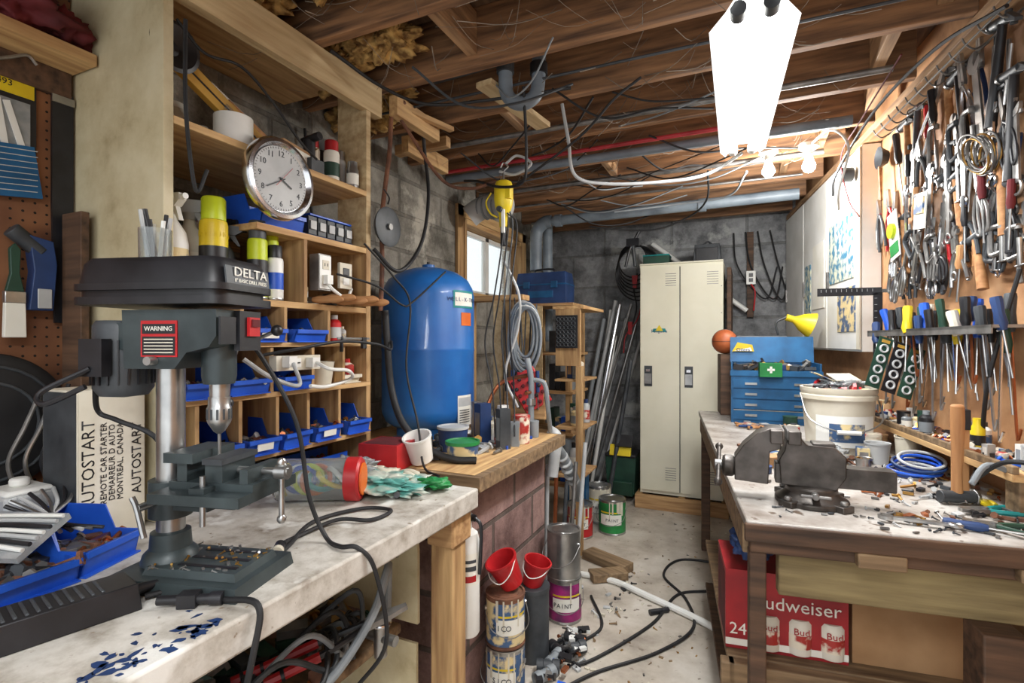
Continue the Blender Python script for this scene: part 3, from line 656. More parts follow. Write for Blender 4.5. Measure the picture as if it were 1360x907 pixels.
cable('black_cable',[(-1.27,1.35,1.53),(-1.22,1.5,1.50),(-1.2,1.62,1.44),(-1.22,1.72,1.46),(-1.18,1.9,1.60)],.004,rubber)
cable('black_cable',[(-1.70,1.62,2.2),(-1.69,1.64,1.9),(-1.68,1.7,1.6),(-1.6,1.75,1.5),(-1.45,1.7,1.5)],.006,rubber)
for k in range(4):
    cable('black_cable',[(-.97+.012*k,2.0,2.0-.05*k),(-.95+.012*k,2.0+.02*k,1.8),(-.98+.025*k,1.97,1.5),(-1.03+.04*k,1.98,1.3),(-.98+.02*k,1.95+.03*k,1.1),(-.95+.02*k,1.92+.02*k,.90)],.0035,[rubber,rubber,dkgrey][k%3])
cable('grey_cable',[(-.95,2.0,1.65),(-.9,2.05,1.5),(-.93,2.1,1.35),(-1.0,2.12,1.15),(-.95,2.15,1.0)],.006,lgrey)
b=B('yellow_reel_light',TR(-.96,2.02,1.915))
b.lathe([(.0,-.12),(.018,-.12),(.022,-.06),(.03,-.05),(.038,-.03),(.042,.0),(.042,.05),(.034,.075),(.015,.085),(0,.085)],yellow,n=24)
b.box((.03,-.02,.02),(.03,.03,.05),yellow);b.cyl((0,0,-.2),(0,0,-.12),.014,black);b.tube([(0,0,.085),(.0,0,.12),(.02,0,.14),(0,0,.16),(-.015,0,.14)],.004,steel);b.tube([(-.05,-.02,.03),(-.075,-.02,-.01),(-.05,-.03,-.06),(-.02,-.02,-.08)],.004,yellow)
b.cyl((0,-.03,-.05),(0,-.05,-.05),.012,dkgrey);b.box((.012,-.03,-.1),(.014,.01,.1),white);b.done(.002)
cable('white_cable',[(-.95,2.02,2.07),(-.90,2.03,2.10),(-.84,2.04,2.06),(-.91,2.03,2.02),(-.98,2.02,2.04)],.006,lgrey)

b=B('wooden_shelf_rack')
for x in(-1.5,-1.17):
    for y in(3.56,3.88):b.b2(x-.02,x+.02,y-.02,y+.02,.0,1.56,pineZ)
for z in(.25,.62,.92,1.2,1.56):b.b2(-1.54,-1.13,3.53,3.91,z,z+.02,pineX)
b.b2(-1.54,-1.36,3.52,3.53,.9,1.56,palew)
b.done(.002)
b=B('shelf_goods');
for z in(.27,.64,.94,1.22):
    x=-1.34
    while x<-1.21:
        w_=R.uniform(.03,.06);h=R.uniform(.08,.2);b.box((x+w_/2,3.66,z+.001+h/2),(w_*.92,.12,h),R.choice([dkgrey,grey,mixlab,offw,blue,dgreen,black]));x+=w_
b.done(.002)
b=B('blue_toolbox',TR(-1.40,3.68,1.581));b.box((0,0,.07),(.40,.2,.14),dblue);b.box((0,0,.19),(.40,.2,.09),dblue,top=(.94,.85));b.box((0,0,.143),(.405,.205,.012),chestb)
for x in(-.11,.11):b.box((x,-.104,.14),(.05,.012,.05),chestb)
b.tube([(-.08,0,.235),(-.07,0,.265),(.07,0,.265),(.08,0,.235)],.008,black,sub=3);b.box((0,-.101,.07),(.2,.004,.05),chestb);b.done(.005)
b=B('wooden_post');b.b2(-1.24,-1.16,2.62,2.66,0,1.56,pineZ);b.b2(-1.5,-1.12,2.60,2.70,1.53,1.56,pineX);b.b2(-1.5,-1.44,2.62,2.66,0,1.53,pineZ);b.b2(-1.30,-1.25,2.60,2.62,.9,1.53,palew);b.done(.002)
for k,(mm,rr_) in enumerate(((lgrey,.009),(ductg,.009),(white,.006),(grey,.008))):
    b=B('hose_coil',TR(-1.12+.012*k,2.585-.015*k,1.35)@Matrix.Rotation(pi/2,4,'X'))
    for j in range(3):b.ring(.07+.012*j-.005*k,rr_,mm,TR(.01*j,-.02*j,.006*j,rz=R.uniform(-4,4)),sy=2.4-.14*j)
    b.done()
for k in range(4):
    cable('black_cable',[(-1.22+.03*k,2.58,1.54),(-1.2+.035*k,2.55,1.3-.04*k),(-1.17+.03*k,2.54,1.05),(-1.13+.03*k,2.56,1.2),(-1.12+.03*k,2.58,1.5)],.004,[rubber,dkgrey][k%2])
b=B('hanging_hook_board');b.b2(-1.08,-.92,3.02,3.04,1.15,1.50,pineZ);b.b2(-1.10,-.9,3.02,3.5,1.50,1.52,pineY);b.b2(-.95,-.91,3.02,3.06,0,1.15,pineZ)
for z in(.45,.75,1.05):b.b2(-1.10,-.92,3.06,3.4,z,z+.015,pineX)
b.done(.002)
b=B('parts_grid_tray',TR(-1.0,2.99,1.36)@FB)
for i in range(5):
    for j in range(7):b.ring(.011,.003,dkgrey,TR(-.05+.024*i,-.08+.026*j,.0),n=5,seg=10)
b.box((0,0,-.008),(.14,.2,.006),black);b.done()
b=B('rack_goods');b.mixed(-1.09,-.94,3.08,3.36,.466,5,.1,.24,w=.04);b.mixed(-1.09,-.94,3.08,3.36,.766,5,.1,.22,w=.04);b.mixed(-1.09,-.94,3.08,3.36,1.066,4,.1,.2,w=.04);b.done()
b=B('red_socket_tray',TR(-1.02,2.46,1.05,rz=20)@Matrix.Rotation(math.radians(-30),4,'Y'));b.box((0,0,0),(.15,.03,.2),red)
for i in range(4):
    for j in range(5):b.cyl((-.055+.037*i,-.015,-.075+.037*j),(-.055+.037*i,-.03,-.075+.037*j),.010,black if(i+j)%2 else dred,n=12)
b.done(.004)
b=B('water_supply_pipe');b.tube([(-.93,2.26,.854),(-.93,2.26,1.0),(-.93,2.26,1.12),(-.95,2.26,1.22)],.014,grey,n=14);b.cyl((-.93,2.26,1.0),(-.93,2.26,1.03),.022,steel);b.tube([(-.93,2.26,1.12),(-.87,2.28,1.1),(-.86,2.30,.98),(-.87,2.36,.86)],.011,grey);b.cyl((-.93,2.26,1.06),(-.93,2.2,1.06),.008,copper);b.tube([(-1.16,2.2,.86),(-1.15,2.25,1.0),(-1.10,2.3,1.1),(-.95,2.28,1.14)],.010,copper);b.done()
b=B('file_handle_rack',TR(-1.0,2.42,.0))
b.b2(-.17,.06,.05,.07,.9,1.1,pineX)
for i in range(6):b.cyl((-.15+.035*i,.04,1.04),(-.15+.035*i,.035,1.14+.01*(i%2)),.010,[black,dblue,red,handw][i%4],n=10);b.cyl((-.15+.035*i,.045,.95),(-.15+.035*i,.04,1.04),.004,steeld,n=8)
b.done()
b=B('exhaust_elbow_duct');b.tube([(-.92,2.52,.60),(-.91,2.54,.72),(-.91,2.56,.80),(-.95,2.56,.83)],.03,lgrey,n=18)
b.tube([(-.92,2.55,.76),(-.90,2.66,.66),(-.88,2.78,.52),(-.88,2.86,.40)],.030,grey,n=18)
for t in range(5):b.lathe([(.034,0),(.036,.006),(.034,.012)],lgrey,TR(-.905+.005*t,2.63+.035*t,.68-.04*t,rx=50),n=18)
b.done()
b=B('blue_carton',TR(-1.09,3.52,0));b.box((0,0,.2),(.14,.08,.40),chestb);b.box((0,-.041,.24),(.1,.002,.14),paper);b.done(.003)
b=B('floor_clutter');b.mixed(-1.2,-.92,2.45,3.0,0,8,.12,.45,w=.05);b.done()
b=B('pipe_offcuts')
for i in range(6):b.cyl((-.98+.03*i,2.48+.03*i,.005),(-1.0+.04*i,2.52+.04*i,.55+.1*(i%3)),.011,[steeld,lgrey,copper,dkgrey][i%4],n=10)
b.done()

def pcan(x,y,z,label,lid=steel,r=.083,h=.19,body=steel,rz=0,tilt=0,name='paint_can',txt=None):
    b=B(name,TR(x,y,z,rz=rz,rx=tilt))
    b.lathe([(r*.98,0),(r*1.02,.002),(r*1.02,.008),(r,.01),(r,h-.01),(r*1.02,h-.008),(r*1.02,h),(r*.92,h),(r*.9,h-.006),(r*.7,h-.006),(r*.68,h-.003),(0,h-.003)],body,n=36)
    if label:
        b.lathe([(r*1.006,.015),(r*1.006,h-.018)],label,n=36);b.arc(r*1.012,-2.3,-.6,h*.3,h*.6,paper)
        b.arctext(txt or 'PAINT',.028,dkgrey,r*1.03,-1.35-math.radians(rz),h*.44)
        b.arc(r*1.012,-2.3,-.6,h*.64,h*.68,yellow)
        for i in range(6):
            a=R.uniform(-2.6,.2);b.arc(r*1.02,a,a+R.uniform(.06,.16),h*R.uniform(.35,.7),h*.97,offw,n=3)
    for s_ in(0,pi):b.cyl((r*math.cos(s_),r*math.sin(s_),h*.72),((r+.008)*math.cos(s_),(r+.008)*math.sin(s_),h*.72),.009,steel,n=10)
    b.tube([(r+.008,0,h*.72),(r*.95,-r*.9,h*.45),(0,-r*1.25,h*.3),(-r*.95,-r*.9,h*.45),(-r-.008,0,h*.72)],.0018,steeld,n=6)
    b.done()
pcan(-.785,2.32,0,magenta,r=.08,h=.2,rz=20);pcan(-.785,2.31,.202,None,h=.22,r=.078,rz=-10)
pcan(-.815,1.73,0,mixlab,h=.19,r=.072,txt='SICO');pcan(-.815,1.73,.192,mixlab,h=.185,r=.072,rz=40,body=rust,txt='SICO')
pcan(-1.02,3.34,0,red,h=.22,r=.085,body=steel);pcan(-.84,3.50,0,green,r=.09,h=.23,lid=steel);pcan(-.98,3.68,0,offw,r=.085,h=.26)
def bucket(M,k=1):
    b=B('red_bucket',M);b.lathe([(0,0),(.05*k,0),(.068*k,.12*k),(.073*k,.12*k),(.073*k,.13*k),(.065*k,.13*k),(.047*k,.006),(0,.005)],red,n=32);b.tube([(.07*k,0,.12*k),(.05*k,-.06*k,.09*k),(0,-.085*k,.07*k),(-.05*k,-.06*k,.09*k),(-.07*k,0,.12*k)],.002,white);b.done()
bucket(TR(-.80,1.76,.395)@Matrix.Rotation(math.radians(-18),4,'Y')@Matrix.Rotation(math.radians(20),4,'X'),.85)
b=B('storage_tin',TR(-.81,1.98,0));b.lathe([(0,0),(.07,0),(.07,.28),(.073,.28),(.073,.295),(0,.295)],dkgrey,n=28);b.done()
bucket(TR(-.81,1.98,.297)@Matrix.Rotation(math.radians(15),4,'Y'),.8)
b=B('scrap_wood_block',TR(-.74,2.96,.026,rz=-25));b.box((0,0,0),(.3,.1,.05),oldw);b.box((.12,-.14,0),(.2,.09,.045),oldw,rz=60);b.done(.004)
b=B('pipe_fittings',TR(-.735,1.90,0))
for i,(x,y,a,m) in enumerate(((.02,.0,20,dkgrey),(.03,.05,80,grey),(.02,.12,-30,black),(.08,.16,40,dkgrey),(.03,-.06,60,grey),(.06,.22,0,black))):
    A=TR(x,y,.026,rz=a)@Matrix.Rotation(pi/2,4,'Y');b.lathe([(.02,-.04),(.025,-.04),(.025,-.015),(.021,-.012),(.021,.02),(.026,.022),(.026,.05),(.02,.05),(.02,-.04)],m,A,n=18)
b.bits(.0,.12,-.1,.3,.03,36,[steeld,copper,blue,black,white],.025);b.done()
b=B('floor_debris');b.bits(-.65,-.1,1.7,4.0,.0,60,[steeld,brass,black,offw,oldw],.008);b.bits(-.68,-.55,1.8,3.0,.0,40,[steeld,oldw,black,offw,lgrey],.016);b.done()

# under bench junk
b=B('bolt_cutter',TR(-.97,.98,.50,rz=50,ry=-14))
for s_ in(-1,1):
    b.tube([(-.2,s_*.035,.03),(0,s_*.03,.03),(.12,s_*.01,.035)],.009,black);b.tube([(-.2,s_*.035,.03),(-.12,s_*.034,.03),(-.0,s_*.032,.03)],.0125,red)
    for k in range(3):b.lathe([(.0135,0),(.0135,.008)],black,TR(-.18+.045*k,s_*.035,.03,ry=90),n=12)
b.box((.15,0,.035),(.06,.04,.015),steeld);b.prism([(.17,-.02),(.23,-.008),(.23,.008),(.17,.02)],.012,steeld,TR(0,0,.035));b.done()
b=B('junk_pile',TR(-1.1,.9,.4515));b.bits(-.3,.12,-.6,.35,0,110,[dkgrey,steeld,rust,black,brass,dgreen],.045);b.bits(-.25,.1,-.5,.3,.03,60,[dkgrey,steeld,rust,lgrey,black],.04);b.done()
for k in range(5):
    cable('black_cable',[(-1.0-.03*k,.6+.1*k,.47),(-.95,.75+.08*k,.56+.02*k),(-.9-.02*k,.9+.06*k,.50),(-.98,1.0+.03*k,.55),(-1.1,1.05,.48)],.007,[rubber,dkgrey,grey][k%3])
cable('grey_hose',[(-.93,.85,.47),(-.90,.95,.5),(-.87,1.05,.6),(-.88,1.12,.68),(-.92,1.18,.66),(-.94,1.2,.52),(-.96,1.22,.47)],.011,grey,n=10)
b=B('faucet_valve',TR(-.90,1.12,.452));b.cyl((0,0,0),(0,0,.08),.018,steel);b.cyl((-.04,0,.05),(.05,0,.05),.014,steel);b.ring(.025,.005,chrome,TR(0,0,.09));b.cyl((0,0,.08),(0,0,.09),.006,chrome);b.done()
b=B('storage_crate',TR(-1.15,.35,.4515));b.box((0,0,.1),(.3,.3,.2),dkgrey,top=(1.05,1.05));b.box((0,0,.2),(.33,.33,.015),black);b.done(.004)
b=B('garden_pipe_bundle');
for i in range(6):b.cyl((-1.3+.03*i,.5,.08+.03*(i%2)),(-1.25+.03*i,1.25,.10+.03*(i%3)),.014,[steeld,copper,dkgrey][i%3])
b.done()

cable('extension_cord',[(-.72,2.55,.008),(-.60,2.3,.007),(-.66,2.1,.007),(-.60,2.0,.007),(-.40,2.4,.007),(-.32,2.75,.007),(-.14,2.9,.007),(-.10,3.2,.007),(-.35,3.2,.007),(-.42,2.95,.007),(-.28,2.72,.007),(-.22,2.45,.012),(-.34,2.2,.007),(-.55,1.95,.007),(-.66,1.72,.007),(-.68,1.5,.007)],.007,rubber,sub=10)
cable('white_hose',[(-.84,2.75,.017),(-.65,2.74,.017),(-.456,2.65,.017),(-.2,2.52,.017),(-.02,2.40,.017),(.12,2.3,.017)],.016,white,n=10)
b=B('cord_connector',TR(-.42,2.50,.013,rz=40));b.cyl((0,0,0),(.06,0,0),.013,black);b.cyl((.062,0,0),(.10,0,0),.012,black);b.done()

# ---------- locker
b=B('metal_locker',TR(-.77,4.13,.11))
b.b2(0,.61,.012,.40,0,1.79,lockm)
for i in range(2):
    x=.006+i*.302
    b.b2(x,x+.294,-.008,.012,.03,1.765,lockm)
    for z0 in(1.62,.12):
        for k in range(6):b.b2(x+.19,x+.27,-.0095,-.007,z0+k*.018,z0+k*.018+.004,steeld)
    b.b2(x+.03,x+.09,-.012,-.008,.84,1.0,dkgrey);b.b2(x+.035,x+.085,-.02,-.012,.86,.94,steel);b.b2(x+.045,x+.075,-.024,-.012,.955,.975,chrome)
b.b2(.298,.304,-.004,.012,.03,1.765,dkgrey)
b.b2(0,.61,-.004,.4,1.79,1.80,lockm)
for k in range(8):b.b2(.596,.602,-.0095,-.007,.2+k*.2,.206+k*.2,dkgrey)
b.text('Penguins',.035,dblue,TR(.15,-.0095,1.27)@FB);b.prism([(-.03,-.02),(.03,-.02),(0,.03)],.001,yellow,TR(.15,-.009,1.29)@FB)
b.prism([(-.055,-.012),(.055,-.012),(.045,.016),(-.045,.016)],.001,teal,TR(.15,-.0088,1.275)@FB)
b.done(.003)
b=B('locker_base_frame');b.b2(-.80,-.12,4.08,4.12,0,.105,pineX);b.b2(-.80,-.12,4.5,4.55,0,.105,pineX)
for x in(-.8,-.48,-.17):b.b2(x,x+.05,4.12,4.5,0,.105,pineY)
b.done(.003)
b=B('dark_board');b.b2(-.135,-.105,4.14,4.6,0,1.85,darkw);b.b2(-.10,-.07,4.2,4.6,0,1.3,dgreen);b.done(.003)
b=B('hard_case',TR(-.28,4.32,1.9115));b.box((0,0,.07),(.2,.2,.14),dkgrey,top=(.9,.85));b.box((0,-.1,.06),(.16,.01,.1),black);b.tube([(-.04,0,.14),(0,0,.17),(.04,0,.14)],.008,black);b.done(.006)
b=B('teal_box',TR(-.66,4.28,1.9115));b.box((0,0,.035),(.2,.15,.07),dgreen);b.box((0,0,.075),(.205,.155,.01),teal);b.done(.003)
b=B('cable_coil',TR(-.9,4.5,2.0)@FB)
for i in range(7):b.ring(.12+.012*i,.006,rubber,TR(.01*i,-.02*i,.01*i),sy=1.2)
b.done()
b=B('tripod_tool',TR(-.86,4.3,1.92));b.tube([(-.06,0,0),(-.02,0,.15),(.06,0,.3)],.012,black);b.tube([(.02,0,.0),(.0,0,.18)],.015,dkgrey);b.box((0,0,.2),(.1,.05,.06),black);b.done()
b=B('leaning_poles')
P=[(-1.32,-.90,1.62,steel),(-1.29,-.95,1.50,lgrey),(-1.36,-1.05,1.66,lgrey),(-1.25,-.88,1.45,steel),(-1.22,-1.04,1.35,white),(-1.38,-1.15,1.5,grey),(-1.18,-.84,1.30,lgrey),(-1.30,-1.1,1.58,white),(-1.27,-1.0,1.62,chrome),(-1.34,-.98,1.4,white)]
for i,(x0,x1,z,m) in enumerate(P):
    b.cyl((x0,4.30+.03*(i%4),.01),(x1,4.45+.03*(i%4),z),.012+.003*(i%3),m,n=10)
b.cyl((-1.02,4.12,.02),(-.85,4.18,1.15),.018,dkgrey)
b.done()
b=B('seed_spreader',TR(-.93,4.28,.0));b.box((0,0,.22),(.22,.24,.3),dgreen,top=(1.12,1.1));b.box((0,-.01,.38),(.25,.27,.02),black);b.box((0,-.125,.42),(.17,.03,.09),yellow,rx=-20);b.box((.03,-.13,.5),(.14,.02,.1),black,rx=-25)
for s_ in(-1,1):b.lathe([(.0,0),(.07,0),(.07,.03),(0,.03)],black,TR(s_*.14,0,.07,ry=90*s_))
b.box((0,-.14,.12),(.2,.02,.12),dgreen,rx=15);b.done(.004)
b=B('jumper_cables');b.tube([(-.88,4.6,1.9),(-.9,4.55,1.75),(-.87,4.52,1.6),(-.9,4.5,1.45)],.006,black);b.tube([(-.84,4.6,1.9),(-.83,4.55,1.7),(-.86,4.52,1.5),(-.96,4.5,1.35),(-.98,4.5,1.2)],.006,red)
b.prism([(-.015,-.06),(.015,-.06),(.025,.05),(-.025,.05)],.02,red,TR(-.88,4.49,1.82)@FB);b.prism([(-.015,-.06),(.015,-.06),(.02,.05),(-.02,.05)],.02,red,TR(-.92,4.49,1.42)@FB);b.done()

b=B('wall_conduit');b.b2(-.0,.05,4.66,4.695,1.5,2.2,darkw);b.box((.03,4.64,1.82),(.07,.03,.11),white);b.box((.03,4.622,1.84),(.03,.004,.03),black);b.box((.03,4.622,1.80),(.03,.004,.03),black)
b.tube([(.03,4.63,1.77),(.06,4.62,1.7),(.05,4.63,1.55)],.006,red);b.done(.002)
for k in range(4):
    cable('black_cable',[(-.1+.09*k,4.66,2.2),(-.08+.1*k,4.64,1.95),(.03+.09*k,4.64,1.75-.03*k),(.15+.06*k,4.64,1.65),(.22+.04*k,4.65,1.9)],.006,rubber)
b=B('white_pipe');b.cyl((-.75,4.6,2.15),(.0,4.62,1.55),.02,white);b.done()

# ---------- ceiling services
b=B('drain_pipe')
b.tube([(-1.49,3.72,1.85),(-1.49,3.72,1.95),(-1.49,3.72,2.10)],.045,ductg,n=18);b.tube([(-1.49,3.72,2.08),(-1.48,3.72,2.16),(-1.42,3.72,2.215),(-1.36,3.72,2.22)],.048,ductg,n=18)
b.cyl((-1.49,3.98,1.3),(-1.49,3.98,2.28),.04,ductg,n=18)
b.cyl((-1.36,3.72,2.22),(.30,3.72,2.235),.036,ductg,n=20);b.cyl((-1.33,3.72,2.22),(-1.28,3.72,2.22),.047,ductg);b.cyl((-.3,3.72,2.225),(-.25,3.72,2.225),.045,ductg)
b.done()
b=B('flex_duct');b.tube([(-1.62,2.9,2.1),(-1.55,2.92,2.15),(-1.45,2.92,2.16),(-1.35,2.9,2.14)],.07,lgrey,n=18)
for i in range(6):b.lathe([(.073,0),(.076,.005),(.073,.01)],grey,TR(-1.55+.035*i,2.92,2.15,ry=90),n=20)
b.done()
for y,z,r,m in((2.2,2.268,.012,steeld),(3.0,2.26,.014,steeld),(2.6,2.25,.022,ductg),(1.78,2.275,.005,dkgrey),(3.4,2.27,.008,steeld),(3.9,2.26,.012,steeld)):
    b=B('steel_conduit');b.cyl((-1.6,y,z),(.50-.134*(y-2)*1.1,y+.02,z),r,m,n=12);b.done()
b=B('red_water_pipe');b.cyl((-1.55,2.50,2.255),(.1,2.50,2.26),.010,pinkb);b.done()
b=B('drain_trap');b.tube([(-.82,1.74,2.46),(-.82,1.74,2.30),(-.815,1.75,2.22),(-.77,1.77,2.19),(-.72,1.79,2.22),(-.71,1.80,2.30),(-.71,1.8,2.46)],.026,ductg,n=16)
b.cyl((-.82,1.74,2.30),(-.82,1.74,2.34),.033,dkgrey);b.cyl((-.71,1.8,2.30),(-.71,1.8,2.34),.033,black);b.cyl((-1.2,1.82,2.40),(-.82,1.8,2.40),.028,dkgrey);b.done()
b=B('diagonal_brace',TR(-.86,1.93,2.262,rz=-8));b.box((0,0,0),(.07,.46,.022),palew);b.done(.002)
b=B('loose_lath',TR(-1.25,1.86,2.255,rz=75));b.box((0,0,0),(.3,.03,.02),pineX);b.done(.002)
b=B('header_blocking');b.b2(-1.3,-1.26,1.67,1.98,2.2,2.28,pineY);b.b2(-1.5,-1.46,2.02,2.38,2.2,2.28,pineY);b.b2(-1.6,-1.3,2.1,2.14,2.23,2.28,pineX);b.done(.002)
cable('white_cable',[(-.68,1.98,2.26),(-.66,2.0,2.12),(-.64,2.03,1.98),(-.52,2.1,1.95),(-.3,2.2,1.96),(-.15,2.3,2.0),(-.02,2.4,2.1)],.007,lgrey)
cable('black_cable',[(-.75,1.75,2.24),(-.76,1.8,2.0),(-.80,1.85,1.92),(-.95,1.95,1.95),(-1.1,2.05,2.02),(-1.2,2.1,2.05)],.006,rubber)
cable('black_cable',[(-.9,2.0,1.96),(-.6,1.95,2.1),(-.45,1.9,2.2),(-.35,1.9,2.26)],.005,rubber)
cable('steel_pipe',[(-1.28,1.72,2.2),(-1.2,1.9,2.0),(-1.1,1.98,1.97),(-1.0,2.02,2.0)],.007,rust)
cable('black_cable',[(-.2,3.1,2.26),(-.22,3.3,2.15),(-.35,3.5,2.1),(-.6,3.55,2.05),(-1.0,3.5,2.1)],.006,rubber)
cable('grey_cable',[(.0,3.0,2.2),(-.1,3.3,2.16),(-.4,3.45,2.18),(-.8,3.4,2.16)],.006,grey)
cable('black_cable',[(-1.25,1.3,2.26),(-1.2,1.5,2.22),(-1.1,1.65,2.2),(-.9,1.75,2.22),(-.6,1.85,2.25)],.006,rubber)
R.seed(99)
for i in range(22):
    y0=R.uniform(1.5,3.6);x0=R.uniform(-1.5,-.3);x1=x0+R.uniform(.3,.9);y1=y0+R.uniform(-.5,.5);z=2.268
    sg=R.uniform(.02,.13)
    cable('hanging_wire',[(x0,y0,z),(x0*.7+x1*.3,y0*.7+y1*.3,z-sg),(x0*.35+x1*.65,y0*.4+y1*.6,z-sg*R.uniform(.3,1.1)),(x1,y1,z)],R.choice([.003,.004,.005]),R.choice([rubber,rubber,dkgrey,grey]),n=6)
b=B('cobwebs')
for i in range(230):
    j=R.choice([1.3,1.65,2.0,2.4,2.8,3.2]);x=R.uniform(-1.6,.3);p=Vector((x,j-.025,R.uniform(2.29,2.45)));q=Vector((x+R.uniform(-.25,.25),j-R.uniform(.08,.33),R.uniform(2.2,2.45)))
    m_=(p+q)/2-Vector((0,0,R.uniform(.01,.06)));b.tube([p,m_,q],R.choice([.0007,.0010,.0016]),web,n=4,sub=3)
b.done()
for (x,y,z,r,sd) in((-1.12,1.10,2.41,.11,1),(-1.5,1.12,2.40,.11,2),(-1.18,1.48,2.38,.085,3),(-1.45,1.50,2.35,.10,4),(-1.42,1.80,2.37,.075,5),(-1.6,1.84,2.33,.10,6),(-1.35,.78,2.43,.10,7)):
    b=B('insulation_batt',TR(x,y,z));b.sph((0,0,0),r,insul,sc=(1.4,.95,.7),jit=.9,seed=sd,n=72,fq=2.6);b.done(smooth=True)

# lights
def shop(M,L,near,far,full=True):
    b=B('shop_light_or_fill',M)
    sec=[(-1,0),(-.5,.045),(.5,.045),(1,0),(.96,-.004),(.47,.04),(-.47,.04),(-.96,-.004)];vs=[]
    ys=[(-L/2,near*.62),(-L/2+.07,near),(L/2-.05,far),(L/2,far*.8)]
    for y,w_ in ys:vs+=[(x*w_/2,y,z) for x,z in sec]
    fs=[]
    for j in range(len(ys)-1):fs+=[(j*8+i,j*8+(i+1)%8,(j+1)*8+(i+1)%8,(j+1)*8+i) for i in range(8)]
    fs+=[tuple(range(8)),tuple(range(24,32))]
    b.add(vs,fs,lamp_white)
    for s_ in(-1,1):
        for x in(-.035,.035):b.cyl((x,s_*(L/2-.01),.01),(x,s_*(L/2-.045),.01),.018,dkgrey if s_<0 else white)
    for x in(-.035,.035):b.cyl((x,-L/2+.04,.008),(x,L/2-.04,.008),.014,tubem)
    b.box((0,0,.065),(.05,L*.9,.035),lamp_white)
    for y in(-.4,.4):b.tube([(0,y,.08),(.01,y,.13),(0,y,.2)],.003,steel)
    if full:b.tube([(0,L/2-.05,.06),(.03,.55,.06),(.08,.75,.1),(.05,.95,.15)],.006,white)
    b.done()
shop(TR(0.0,1.79,2.06,rz=2),1.0,.20,.165)
def area(loc,rot,sx,sy,pw,col=(1,1,1),name='lamp'):
    l=bpy.data.lights.new(name,'AREA');l.shape='RECTANGLE';l.size=sx;l.size_y=sy;l.energy=pw;l.color=col
    o=bpy.data.objects.new(name,l);S.collection.objects.link(o);o.location=loc;o.rotation_euler=rot;return o
area((0,1.79,2.04),(0,0,0),.13,.92,27,(.98,.99,1),'shop_or_fill_emitter')
def bulb(x,y,z):
    b=B('light_bulb',TR(x,y,z));b.lathe([(0,-.05),(.018,-.046),(.029,-.03),(.03,-.015),(.02,.01),(.014,.03),(.014,.04)],bulbm,n=24);b.lathe([(.03,.06),(.045,.07),(.045,.09),(.0,.09)],white);b.cyl((0,0,.035),(0,0,.07),.018,white);b.done()
    l=bpy.data.lights.new('bulb_light','POINT');l.energy=20;l.shadow_soft_size=.04;l.color=(1,.98,.95);o=bpy.data.objects.new('bulb_light',l);S.collection.objects.link(o);o.location=(x,y,z-.1)
bulb(.10,2.94,2.19);bulb(.28,2.94,2.19)
shop(TR(-.1,-.45,2.06),1.0,.2,.2,False)  # invented fixture behind the camera, added to house the fill light
area((-.1,-.45,2.03),(0,0,0),.3,1.0,24,(.98,.99,1),'shop_or_fill_emitter')  # added fill light from behind the camera, not a known lamp

# ---------- right bench (frame RF)
b=B('vise_workbench',RF)
b.b2(0,.78,0,2.15,.822,.85,rbenchm);b.b2(-.005,.78,-.006,.012,.80,.846,darkw)
b.b2(.01,.78,.02,.055,.765,.82,darkw);b.b2(.24,.34,-.008,.02,.765,.80,oldw);b.b2(.55,.72,-.008,.02,.77,.80,oldw);b.b2(.09,.78,.10,.14,.63,.755,greenw)
for x,wd in((.01,.04),(.50,.09)):
    b.b2(x,x+wd,.03,.03+wd,0,.765 if x<.1 else .63,darkw)
b.b2(.01,.06,2.0,2.05,0,.82,darkw);b.b2(.7,.76,2.0,2.05,0,.82,darkw)
b.b2(0,.03,.08,2.0,.74,.82,oldw)
b.b2(-.02,.62,.22,.26,.30,.36,oldw);b.b2(-.02,.62,.22,.26,.16,.22,darkw)
b.b2(-.02,.75,.26,1.2,.34,.362,oldw);b.b2(-.02,.75,.26,1.2,.14,.16,darkw)
b.b2(-.04,.0,.22,.26,.0,.36,oldw)
b.done(.004)
b=B('beer_carton',RF@TR(.145,.42,.3635,rz=0))
b.box((0,-.0,.12),(.33,.24,.24),redbox)
b.box((0,-.1203,.02),(.33,.002,.02),paper);b.text('Budweiser',.055,paper,TR(.03,-.1225,.15)@FB);b.text('24',.05,paper,TR(-.13,-.1225,.06)@FB)
for x in(-.045,.04,.125):
    b.lathe([(.036,0),(.036,.09),(.03,.10),(0,.10)],boxp,TR(x,-.10,.012),n=24);b.lathe([(.0365,.02),(.0365,.06)],mixlab2,TR(x,-.10,.012),n=20);b.text('Bud',.028,redbox,TR(x,-.1405,.085)@FB)
b.box((-.1658,0,.12),(.001,.2,.2),dred);b.done(.002)
b=B('cardboard_box',RF@TR(.47,.42,.3635));b.box((0,0,.09),(.29,.2,.18),cardb);b.box((0,0,.181),(.29,.02,.001),offw);b.done(.002)
b=B('blue_bag',RF@TR(.05,.27,.70));b.sph((0,0,0),.05,dblue,sc=(1.1,.8,1),jit=.6,seed=4,n=48);b.done(smooth=True)
b=B('bench_vise',RF@TR(.195,.22,.8505,rz=-6)@Matrix.Scale(.92,4))
b.lathe([(.10,0),(.10,.014),(.085,.02),(.07,.035),(.07,.05),(.06,.055)],casti,n=40)
for a in(-2.3,-.8,.8,2.3):
    b.box((.095*math.cos(a),.095*math.sin(a),.009),(.05,.045,.018),casti,rz=math.degrees(a));b.lathe([(.011,0),(.011,.012)],steeld,TR(.105*math.cos(a),.105*math.sin(a),.018),n=6)
b.cyl((.0,-.07,.04),(.0,-.1,.04),.010,steeld);b.cyl((-.04,-.095,.04),(.04,-.095,.04),.005,steeld)
